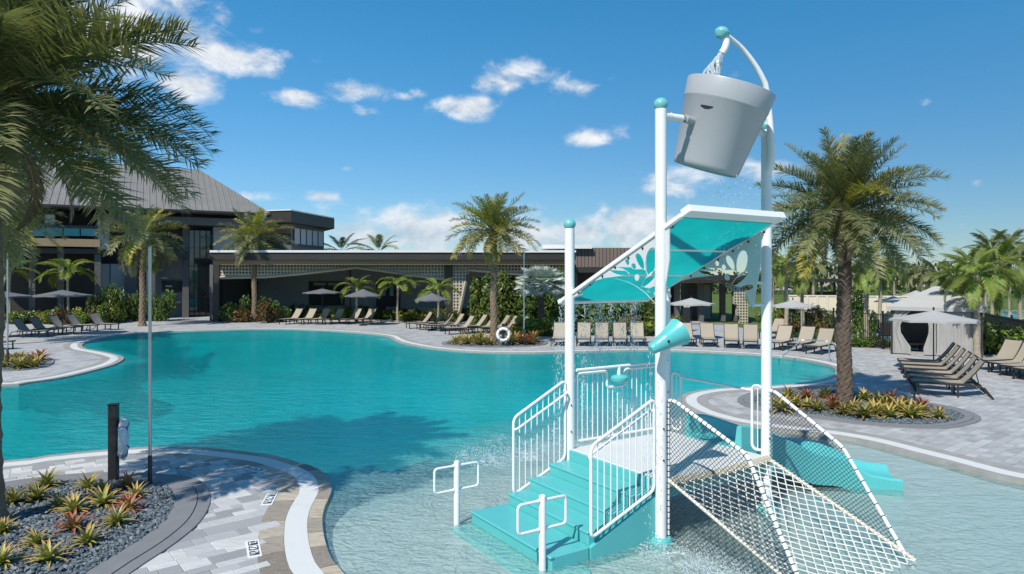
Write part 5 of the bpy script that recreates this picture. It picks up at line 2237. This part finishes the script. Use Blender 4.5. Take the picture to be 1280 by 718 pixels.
# ---- sign pylon by the walkway
sg = thing('sign_pylon', gp(858, 415), 'black information pylon with a white notice by the pavilion walk', 'sign')
MB().box((0, 0, .95), (.42, .16, 1.9)).build('pylon', 'black', sg, bevel=.01)
MB().box((0, -.09, 1.62), (.34, .02, .28)).build('notice', 'tilewhite', sg)
for i in range(3):
    MB().box((0, -.103, 1.70 - i * .08), (.26, .006, .035)).build('print_line', 'tileblack', sg)

# ---- cream wall, fences, far buildings
def wall_line(a, c, h, th, name, m, label, cat, panels):
    a, c = Vector(a), Vector(c)
    o = thing(name, (a + c) / 2, label, cat, rz=math.atan2((c - a).y, (c - a).x))
    ln = (c - a).length
    w = ln / panels
    for i in range(panels):
        MB().box((-ln / 2 + (i + .5) * w, 0, h / 2), (w - .03, th, h)).build('wall_panel', m, o)
    MB().box((0, 0, h + .04), (ln + .1, th + .08, .08)).build('cap', m, o)
    for i in range(panels + 1):
        MB().box((-ln / 2 + i * w, -th / 2 - .03, h / 2), (.12, .10, h - .01)).build('pilaster', m, o)
    return o


wall_line(gp(985, 409, 0), gp(1135, 412, 0), 2.05, .15, 'cream_wall', 'cream', 'cream panelled garden wall behind the thin black fence', 'wall', 12)


def picket_fence(pts, h, gap, label, name='picket_fence', postevery=16):
    pts = [Vector(p) for p in pts]
    o = thing(name, pts[0], label, 'fence')
    P0 = pts[0]
    pk = None
    cnt = 0
    for a, c in zip(pts[:-1], pts[1:]):
        ln = (c - a).length
        for zz in (.12, h - .08):
            MB().tube([a - P0 + Vector((0, 0, zz)), c - P0 + Vector((0, 0, zz))], .018, 4).build('rail', 'black', o)
        n = int(ln / gap)
        for i in range(n + 1):
            p = a.lerp(c, i / n) - P0
            if i % postevery == 0:
                q = MB().box((0, 0, h / 2 + .04), (.07, .07, h + .12)).build('post', 'black', o)
            elif pk is None:
                q = MB().box((0, 0, h / 2), (.018, .018, h - .06)).build('picket', 'black', o)
                pk = q.data
            else:
                q = link_mesh('picket', pk, None, o)
            q.location = p
    return o


picket_fence([gp(985, 424), gp(1042, 428.5), gp(1112, 438)], 1.65, .13, 'thin black picket fence behind the right-hand loungers', postevery=24)
picket_fence([gp(1232, 428), gp(1290, 447), gp(1330, 458)], 1.5, .07, 'dense dark fence beside the shrubs at the edge of the lawn', postevery=30)
# water glimpsed behind the fences
for (pts, nm) in (([(1062, 417), (1112, 417), (1112, 431), (1062, 430)], 'plunge_pool'), ([(1250, 389), (1290, 389), (1290, 397.5), (1250, 397)], 'lap_pool')):
    ps_ = [G(x, y, .09) for x, y in pts]
    mb = MB().add(ps_, [(0, 1, 2, 3)])
    tag(mb.build(nm, 'slatewater'), kind='structure')
    cc = sum(ps_, Vector()) / 4
    mb = MB().add([cc + (p - cc) * 1.18 - Vector((0, 0, .02)) for p in ps_], [(0, 1, 2, 3)])
    tag(mb.build(nm + '_surround', 'whitemetal'), kind='structure')
# long beige building on the horizon and a low white one
fb = thing('far_building', (W(1090, 345, 210).x, 210, 0), 'long low beige building far across the lawn', 'building')
FO2 = Vector((W(1090, 345, 210).x, 210, 0))
a, c = W(985, 337, 210) - FO2, W(1165, 345, 210) - FO2
MB().box2((a.x, 0, 0), (c.x, 20, a.z)).build('wall', 'concrete', fb)
MB().box2((a.x - .5, -.5, a.z + .003), (c.x + .5, 20.5, a.z + .5)).build('roof', 'cream', fb)
for i in range(22):
    xx = a.x + (c.x - a.x) * (i + .5) / 22
    MB().box2((xx - .55, -.06, 3.6), (xx + .55, -.01, 4.7)).build('window', 'glass', fb)
rl = thing('garden_bridge', W(1150, 362, 90), 'low white railing along the path across the lawn', 'railing')
rl.location.z = 0
for i in range(13):
    MB().box((i * 1.0 - 3, 0, .5), (.1, .1, 1.0)).build('post', 'curtain', rl)
for z in (.45, .98):
    MB().box((3, 0, z), (13, .08, .08)).build('rail', 'curtain', rl)
# small white truck parked on the lawn path
tk = thing('parked_truck', G(1192, 378, .02), 'small white truck with dark windscreen parked beyond the cabana', 'truck', rz=R(8))
MB().box((0, 1.6, 1.15), (1.8, 3.0, 1.7)).build('cargo_box', 'white', tk, bevel=.05)
mb = MB()
pr = [(-.75, .35), (-.8, 1.0), (-.35, 1.85), (.7, 1.85), (.7, .35)]
mb.add([(-.85, y, z) for y, z in pr] + [(.85, y, z) for y, z in pr], [(0, 1, 2, 3, 4), (9, 8, 7, 6, 5)] + [(i, (i + 1) % 5, 5 + (i + 1) % 5, 5 + i) for i in range(5)])
mb.build('cab', 'white', tk, bevel=.04)
mb = MB().add([(-.7, -.80, 1.08), (.7, -.80, 1.08), (.66, -.42, 1.75), (-.66, -.42, 1.75)], [(0, 1, 2, 3)])
mb.build('windscreen', 'glass', tk)
for sx in (-1, 1):
    MB().box((sx * .6, -.79, .68), (.25, .04, .14)).build('headlight', 'tilewhite', tk)
    for y in (-.1, 2.3):
        MB().lathe([(0, -.1), (.34, -.1), (.34, .1), (0, .1)], 16, Matrix.Translation((sx * .78, y, .34)) @ Matrix.Rotation(math.pi / 2, 4, 'Y')).build('wheel', 'tyre', tk, True)
# dark bar hut behind the cream wall
bh = thing('bar_hut', (W(1035, 345, 60).x, 60, 0), 'small dark open hut behind the cream wall', 'hut')
MB().box((0, 0, 3.0), (2.6, 2.6, .3)).build('roof', 'fascia', bh)
for sx in (-1, 1):
    for sy in (-1, 1):
        MB().box((sx * 1.05, sy * 1.05, 1.42), (.16, .16, 2.84)).build('post', 'fascia', bh)
MB().box((0, .9, 1.0), (2.2, .2, 2.0)).build('counter_back', 'interior', bh)

# ================================================================== LOUNGERS, UMBRELLAS, CABANA
def lounger(m):
    o = thing('sun_lounger', (0, 0, 0), 'sun lounger', 'sun lounger')
    Wd, hs_ = .64, .36
    for sy in (-1, 1):
        y = sy * (Wd / 2)
        MB().box((.68, y, hs_), (1.40, .05, .065)).build('side_rail', 'frame', o, bevel=.006)
        for x in (.10, 1.05):
            MB().box((x, y, hs_ / 2 - .013), (.045, .045, hs_ - .025)).build('leg', 'frame', o)
        MB().tube([(1.36, y, hs_), (1.66, y, .30), (1.86, y, .02)], .022, 6).build('rear_leg', 'frame', o)
    MB().box((.0, 0, hs_), (.045, Wd + .045, .05)).build('cross_bar', 'frame', o)
    MB().tube([(1.86, -Wd / 2, .02), (1.86, Wd / 2, .02)], .022, 6).build('cross_bar', 'frame', o)
    # seat and back slings, a little hollow
    def sling(pts, nm):
        vs, fs = [], []
        n = len(pts)
        for (x, z) in pts:
            for j in range(5):
                q = j / 4
                y = (q - .5) * (Wd - .02)
                s_ = -.02 * (1 - (2 * q - 1) ** 2)
                vs.append((x, y, z + s_ + .03))
        for (x, z) in pts:
            for j in range(5):
                q = j / 4
                y = (q - .5) * (Wd - .02)
                s_ = -.02 * (1 - (2 * q - 1) ** 2)
                vs.append((x + .004, y, z + s_ + .018))
        k = 5 * n
        for i in range(n - 1):
            for j in range(4):
                a = i * 5 + j
                fs += [(a, a + 1, a + 6, a + 5), (k + a, k + a + 5, k + a + 6, k + a + 1)]
            fs += [(i * 5, i * 5 + 5, k + i * 5 + 5, k + i * 5), (i * 5 + 4, k + i * 5 + 4, k + i * 5 + 9, i * 5 + 9)]
        fs += [(j, k + j, k + j + 1, j + 1) for j in range(4)] + [((n - 1) * 5 + j, (n - 1) * 5 + j + 1, k + (n - 1) * 5 + j + 1, k + (n - 1) * 5 + j) for j in range(4)]
        MB().add(vs, fs).build(nm, m, o, True)
    sling([(0.02, hs_), (.4, hs_ - .005), (.8, hs_), (1.12, hs_ + .005), (1.2, hs_ + .03)], 'seat_sling')
    bp = [(1.2, hs_ + .03), (1.34, hs_ + .18), (1.46, hs_ + .33), (1.56, hs_ + .47), (1.64, hs_ + .60), (1.68, hs_ + .65)]
    sling(bp, 'back_sling')
    for sy in (-1, 1):
        MB().tube([(x, sy * Wd / 2, z + .02) for x, z in bp], .018, 6).build('back_tube', 'frame', o)
    MB().tube([(bp[-1][0], -Wd / 2, bp[-1][1] + .02), (bp[-1][0], Wd / 2, bp[-1][1] + .02)], .018, 6).build('back_tube', 'frame', o)
    MB().tube([(1.5, 0, hs_ + .36), (1.62, 0, .2)], .014, 5).build('prop', 'frame', o)
    return remember(o)


LA_, LB_ = lounger('sling'), lounger('slinggrey')
used = set()


def put_lounger(src, foot, rz, label, group):
    """foot: point under the foot end; rz: direction from foot to head"""
    if src.name in used:
        o = copy_tree(src)
    else:
        o = src
        used.add(src.name)
    o.location = foot
    o.rotation_euler = (0, 0, rz)
    o['label'] = label
    o['group'] = group
    return o


for i, (x, y, r) in enumerate(((57, 422, 174), (75, 419.5, 174), (99, 416.5, 174), (119, 414, 172), (145, 412.5, 172))):
    put_lounger(LB_, gp(x, y), R(r + rnd.uniform(-3, 3)), 'grey sling lounger in the row facing along the water by the charcoal wall', 'grey loungers by the charcoal wall')
put_lounger(LB_, gp(12, 437), R(178), 'grey sling lounger standing apart beside the small flower bed', None)
for i, x in enumerate((352, 371, 389, 407, 428, 447)):
    put_lounger(LA_, gp(x, 406), R(62 + rnd.uniform(-4, 4)), 'beige sling lounger in the row at the far edge of the pool before the loggia', 'loungers before the loggia')
for i, (x, y) in enumerate(((508, 411), (521, 412.5), (532, 414), (546, 414.5), (557, 418.5), (574, 416), (586, 416.5), (602, 417), (614, 418.5), (627, 419))):
    put_lounger(LA_, gp(x, y), R(24 + rnd.uniform(-4, 4)), 'beige sling lounger in the slanting row near the round bed', 'loungers near the round bed')
for i, x in enumerate((697, 729, 752, 776, 799)):
    put_lounger(LA_, gp(x, 433.5), R(84 + rnd.uniform(-4, 4)), 'beige sling lounger seen under the slanted aqua roof', 'loungers under the slanted roof')
for i, (x, y, r) in enumerate(((862, 434, 82), (888, 434.5, 78), (915, 436, 76), (938, 437, 70))):
    put_lounger(LA_, gp(x, y), R(r + rnd.uniform(-3, 3)), 'beige sling lounger in the row before the pavilion walk', 'loungers before the pavilion walk')
for i, (x, y, r) in enumerate(((968, 438.5, 52), (994, 440, 48), (1016, 443.5, 46))):
    put_lounger(LA_, gp(x, y), R(r), 'beige sling lounger beside the chrome pool rail', 'loungers beside the pool rail')
put_lounger(LA_, gp(955, 424, .05), R(40), 'beige sling lounger set back behind the row at the black fence', None)
fn, ff = Vector((11.45, 19.5, .05)), Vector((13.75, 24.3, .05))
for i in range(6):
    put_lounger(LA_, fn.lerp(ff, i / 5), R(-26 + rnd.uniform(-2, 2)), 'beige sling lounger in the close row before the cabana', 'loungers before the cabana')
for i, (x, y) in enumerate(((1226, 463), (1244, 467.5), (1260, 471.5), (1277, 476))):
    put_lounger(LA_, gp(x, y), R(18 + rnd.uniform(-3, 3)), 'beige sling lounger in the row by the dense dark fence', 'loungers by the dark fence')


def umbrella(m, dia, ztop, zeave, label, base, group=None):
    o = thing('patio_umbrella', base, label, 'umbrella', group, rnd.uniform(0, .7))
    MB().lathe([(.28, 0), (.28, .05), (.06, .09), (.03, .3), (0, .3)], 16).build('base', 'frame', o, True)
    MB().lathe([(.022, .05), (.022, ztop + .02)], 8).build('pole', 'frame', o, True)
    MB().lathe([(.02, ztop), (.035, ztop + .03), (.03, ztop + .09), (0, ztop + .12)], 10).build('finial', 'black', o, True)
    n = 8
    vs, fs = [], []
    rows = [(0, ztop), (.35, ztop - (ztop - zeave) * .40), (.7, ztop - (ztop - zeave) * .74), (1.0, zeave)]
    for (q, z) in rows[1:]:
        for j in range(2 * n):
            a = math.pi * j / n
            r = dia / 2 * q * (1 if j % 2 == 0 else math.cos(math.pi / n) * .985)
            vs.append((r * math.cos(a), r * math.sin(a), z + (0 if j % 2 == 0 else .02 * q)))
    vs.append((0, 0, ztop))
    k = 2 * n
    for i in range(2):
        for j in range(k):
            fs.append((i * k + j, i * k + (j + 1) % k, (i + 1) * k + (j + 1) % k, (i + 1) * k + j))
    for j in range(k):
        fs.append((3 * k, (j + 1) % k, j))
    # valance
    for j in range(k):
        x, y, z = vs[2 * k + j]
        vs.append((x * 1.002, y * 1.002, z - .07))
    o2 = len(vs) - k
    for j in range(k):
        fs.append((2 * k + j, 2 * k + (j + 1) % k, o2 + (j + 1) % k, o2 + j))
    cn = MB().add(vs, fs).build('canopy', m, o)
    md = cn.modifiers.new('thickness', 'SOLIDIFY')
    md.thickness = .006
    for j in range(n):
        a = 2 * math.pi * j / n
        MB().tube([(.03 * math.cos(a), .03 * math.sin(a), ztop - .05), (dia / 2 * .97 * math.cos(a), dia / 2 * .97 * math.sin(a), zeave - .02)], .009, 4).build('rib', 'frame', o)
    return o


def umb(px, pyt, pye, Y, half, m, label, group=None):
    c = Vector(((px - CX) / F * Y, Y, .05))
    zt = H - (pyt - HZ) * Y / F
    ze = H - (pye - HZ) * Y / F
    umbrella(m, 2 * half * Y / F, zt - .05, ze - .05, label, c, group)


umb(-2, 363, 370.5, 37, 37, 'canopygrey', 'dark grey umbrella cut by the thin pole at the charcoal wall')
umb(78, 362.5, 369.5, 38.5, 34, 'canopygrey', 'dark grey umbrella over the middle of the grey lounger row')
umb(403, 361, 366, 47, 24, 'canopygrey', 'grey umbrella before the bar window of the loggia')
umb(454, 361.5, 370, 46, 23, 'canopygrey', 'grey umbrella beside the slim palm at the end of the far lounger row')
umb(540, 366, 375, 42, 23, 'canopygrey', 'grey umbrella over the slanting lounger row')
umb(864, 372.5, 380, 36, 30, 'canopylight', 'pale umbrella by the pavilion walk behind the aqua horn')
umb(991, 375, 383, 33, 28, 'canopylight', 'pale umbrella over the loungers at the pool rail')
umb(1167, 388, 399.5, 23.6, 50, 'canopylight', 'large pale umbrella over the close lounger row before the cabana')
umb(1116, 370, 377, 42, 21, 'canopylight', 'pale umbrella behind the cabana roof, over the cream wall')
umb(1145, 363, 370, 52, 17, 'canopylight', 'pale umbrella farther off beyond the cabana roof')
umb(980, 358.5, 362, 55, 11, 'canopylight', 'tiny far umbrella behind the feathery palm')


# ---- cabana: posts, curtains, peaked canvas
def cabana():
    c0 = gp(1157, 441)                                 # front left-of-centre
    fl, fr = gp(1113, 442.5), gp(1229, 449)            # front corners
    ex = (fr - fl); wdt = ex.length; ex = ex.normalized()
    ey = Vector((-ex.y, ex.x, 0))
    dp = 2.6
    o = thing('cabana', (fl + fr) / 2, 'pale grey curtained cabana with peaked canvas roof', 'cabana', rz=math.atan2(ex.y, ex.x))
    hz_ = 1.92
    w2 = wdt / 2
    for sx in (-1, 1):
        for y in (0.0, dp):
            MB().box((sx * (w2 - .05), y, hz_ / 2), (.08, .08, hz_)).build('post', 'frame', o)
    # fascia frame
    for y in (0, dp):
        MB().box((0, y, hz_ + .0), (wdt, .06, .10)).build('header', 'frame', o)
    for sx in (-1, 1):
        MB().box((sx * (w2 - .03), dp / 2, hz_), (.06, dp - .07, .10)).build('header', 'frame', o)

    def canopy(z0, z1, over, top):
        vs, fs = [], []
        N = 10
        for i in range(N + 1):
            q = i / N
            sc_ = 1 - q * (1 - top)
            z = z0 + (z1 - z0) * q
            for (sx, sy) in ((-1, -1), (0, -1), (1, -1), (1, 0), (1, 1), (0, 1), (-1, 1), (-1, 0)):
                mid = .0
                vs.append((sx * (w2 + over) * sc_, dp / 2 + sy * (dp / 2 + over) * sc_, z + mid))
        for i in range(N):
            for j in range(8):
                fs.append((i * 8 + j, i * 8 + (j + 1) % 8, (i + 1) * 8 + (j + 1) % 8, (i + 1) * 8 + j))
        fs.append(tuple(N * 8 + j for j in range(8)))
        # hanging valance
        o_ = len(vs)
        for j in range(8):
            x, y, z = vs[j]
            vs.append((x * 1.003, y, z - .16))
        for j in range(8):
            fs.append((j, (j + 1) % 8, o_ + (j + 1) % 8, o_ + j))
        return MB().add(vs, fs)
    canopy(hz_ + .12, hz_ + .98, .14, .05).build('canvas_roof', 'canopylight', o)

    def curtain(p0, p1, z0, z1, amp=.05, pinch=0.0):
        p0, p1 = Vector(p0), Vector(p1)
        ln = (p1 - p0).length
        d = (p1 - p0).normalized()
        nn = Vector((-d.y, d.x, 0))
        n = max(10, int(ln / .035))
        vs, fs = [], []
        K = 6
        for k in range(K + 1):
            z = z1 + (z0 - z1) * k / K
            for i in range(n + 1):
                q = i / n
                qq = q * (1 - pinch * math.sin(math.pi * min(1, k / K * 1.25)) * .55)
                f = math.sin(q * ln * 26) * amp * (.6 + .4 * math.sin(q * 9 + k)) + .02 * math.sin(k * 1.7 + q * 5)
                p = p0 + d * ln * qq + nn * f
                vs.append((p.x, p.y, z))
        for k in range(K):
            for i in range(n):
                a = k * (n + 1) + i
                fs.append((a, a + 1, a + n + 2, a + n + 1))
        return MB().add(vs, fs).build('curtain', 'curtain', o, True)
    curtain((-w2 + .03, .02, 0), (-w2 + .75, .02, 0), .04, hz_ - .06, .035, 1.0)
    curtain((.02, .02, 0), (-.42, .02, 0), .04, hz_ - .06, .03, .8)
    curtain((.05, .02, 0), (w2 - .03, .02, 0), .04, hz_ - .06, .045)
    curtain((-w2 + .03, .1, 0), (-w2 + .03, dp - .1, 0), .04, hz_ - .06, .03)
    curtain((w2 - .03, .1, 0), (w2 - .03, dp - .1, 0), .04, hz_ - .06, .03)
    curtain((-w2, dp, 0), (w2, dp, 0), .04, hz_ - .06, .03)
    return o


cab = cabana()
# a daybed glimpsed in the cabana opening
dbd = thing('daybed', gp(1148, 440.5), 'low pale daybed inside the open front of the cabana', 'daybed', rz=R(-5))
MB().box((0, .5, .36), (1.0, .7, .10)).build('cushion', 'canopygrey', dbd, bevel=.02)
for sx in (-1, 1):
    for sy in (.2, .8):
        MB().box((sx * .45, sy, .155), (.05, .05, .31)).build('leg', 'frame', dbd)


# dark sling chairs inside the fenced corner
def chair(base, rz, label):
    o = thing('patio_chair', base, label, 'chair', 'dark chairs inside the black fence', rz)
    MB().box((0, 0, .45), (.5, .5, .05)).build('seat', 'frame', o)
    MB().box((0, .27, .78), (.5, .05, .62)).build('backrest', 'frame', o)
    for sx in (-1, 1):
        for sy in (-1, 1):
            MB().box((sx * .23, sy * .23, .21), (.04, .04, .42)).build('leg', 'frame', o)
        MB().box((sx * .25, 0, .66), (.04, .5, .04)).build('armrest', 'frame', o)


for (x, y, r) in ((1088, 428, -30), (1100, 427, 20), (1106, 431, 160)):
    chair(gp(x, y), R(r), 'dark patio chair between the black fence and the cream wall')

# ================================================================== POLES, LIFE RINGS, LIGHTS, RAIL
def slim_pole(base, top, zb, r, label):
    o = thing('slim_pole', base, label, 'pole')
    h = top - base.z
    MB().lathe([(r * 1.25, -.05), (r * 1.25, zb), (r, zb + .01), (0, zb + .01)], 12).build('base_sleeve', 'black', o, True)
    MB().lathe([(r * .95, zb), (r * .95, h), (r * .6, h + .01), (0, h + .012)], 12).build('shaft', 'steel', o, True)
    MB().tube([(0, 0, h - .02), (.02, -.06, h + .0)], .012, 6).build('tip_hook', 'steel', o)


p = gp(187.5, 606, .07)
slim_pole(p, H + 37 * p.y / F, .46, .026, 'slender metal pole with black sleeve at the edge of the near pebble bed')
p = gp(9.5, 460, .07)
slim_pole(p, H + 35 * p.y / F, .7, .03, 'slender metal pole with black sleeve in the small bed near the grey loungers')
p = gp(655, 432, .07)
slim_pole(p, H + 28 * p.y / F, .8, .03, 'slender metal pole with black sleeve in the round bed beside the life ring')


def life_ring_post(base, h, w, ring_dir, label, rlabel):
    o = thing('life_ring_post', base, label, 'post')
    MB().box((0, 0, h / 2), (w, w, h), R(8)).build('post', 'black', o, bevel=.008)
    MB().box((0, 0, h + .006), (w + .02, w + .02, .012), R(8)).build('cap', 'frame', o)
    d = Vector(ring_dir).normalized()
    c = d * (w / 2 + .075)
    r = thing('life_ring', base + c + Vector((0, 0, h * .54)), rlabel, 'life ring')
    mt = d.to_track_quat('Z', 'Y').to_matrix().to_4x4()
    pts = [mt @ Vector((.27 * math.cos(a), .27 * math.sin(a), 0)) for a in np.linspace(0, 2 * math.pi, 33)[:-1]]
    MB().tube(pts, .062, 12, closed=True).build('ring', 'ringwhite', r, True)
    for k in range(4):
        a = math.pi / 4 + k * math.pi / 2
        q_ = [mt @ Vector(((.27 + .066 * math.cos(b_)) * math.cos(a), (.27 + .066 * math.cos(b_)) * math.sin(a), .066 * math.sin(b_))) for b_ in np.linspace(0, 2 * math.pi, 13)[:-1]]
        MB().tube(q_, .014, 5, closed=True).build('strap', 'ringblue', r)
    rp = [mt @ Vector((.345 * math.cos(a), .345 * math.sin(a), .03 * math.sin(6 * a))) for a in np.linspace(0, 2 * math.pi, 41)[:-1]]
    MB().tube(rp, .008, 5, closed=True).build('grab_line', 'ropewhite', r)
    MB().tube([c * .4 + Vector((0, 0, h * .54 + .21)), c * 1.5 + Vector((0, 0, h * .54 + .21))], .012, 6).build('hook', 'steel', o)
    return o


life_ring_post(gp(142, 601, .07), 1.24, .13, (.86, .42, 0), 'square black post on the near peninsula carrying a life ring', 'white life ring seen edge-on on the black post of the near peninsula')
life_ring_post(gp(629, 433, .07), 1.05, .12, (.05, -1, 0), 'short black post in the round bed carrying a life ring', 'white life ring facing the pool in the round bed by the date palm')


def path_light(base, label):
    o = thing('path_light', base, label, 'path light')
    MB().lathe([(.022, -.04), (.022, .42), (0, .42)], 10).build('stem', 'black', o, True)
    MB().box((0, 0, .44), (.16, .09, .045)).build('lamp_head', 'black', o, bevel=.008)


path_light(gp(1143, 514, .07), 'small black path light among the bromeliads under the shaggy date palm')
# chrome rail of the steps at the right end of the pool
a, c = gp(974, 449), gp(1000, 447)
hr_ = thing('pool_handrail', gp(1000, 449), 'chrome stair rail at the right end of the pool', 'handrail')
o_ = hr_.location
pts = rounded([G(972, 452, -.3) - o_, G(974, 449, .1) - o_ , gp(1003, 449) - o_ + Vector((0, 0, .78)), gp(1036, 452) - o_ + Vector((0, 0, .80)), gp(1037, 452) - o_ + Vector((0, 0, .0))], .2, 6)
MB().tube(pts, .022, 10).build('rail', 'steel', hr_, True)
MB().lathe([(.05, 0), (.05, .012), (.03, .02), (0, .02)], 14, Matrix.Translation(pts[-1])).build('flange', 'steel', hr_, True)
# waste bin by the lounge and a small low table in the cabana row
wb = thing('waste_bin', gp(275, 399), 'dark square waste bin before the grey entrance wall', 'bin')
MB().box((0, 0, .5), (.7, .6, 1.0)).build('bin_body', 'frame', wb, bevel=.02)
MB().box((0, 0, 1.25), (.6, .5, .06)).build('lid', 'frame', wb)
for sx in (-1, 1):
    MB().box((sx * .25, 0, 1.11), (.05, .4, .22)).build('lid_support', 'frame', wb)
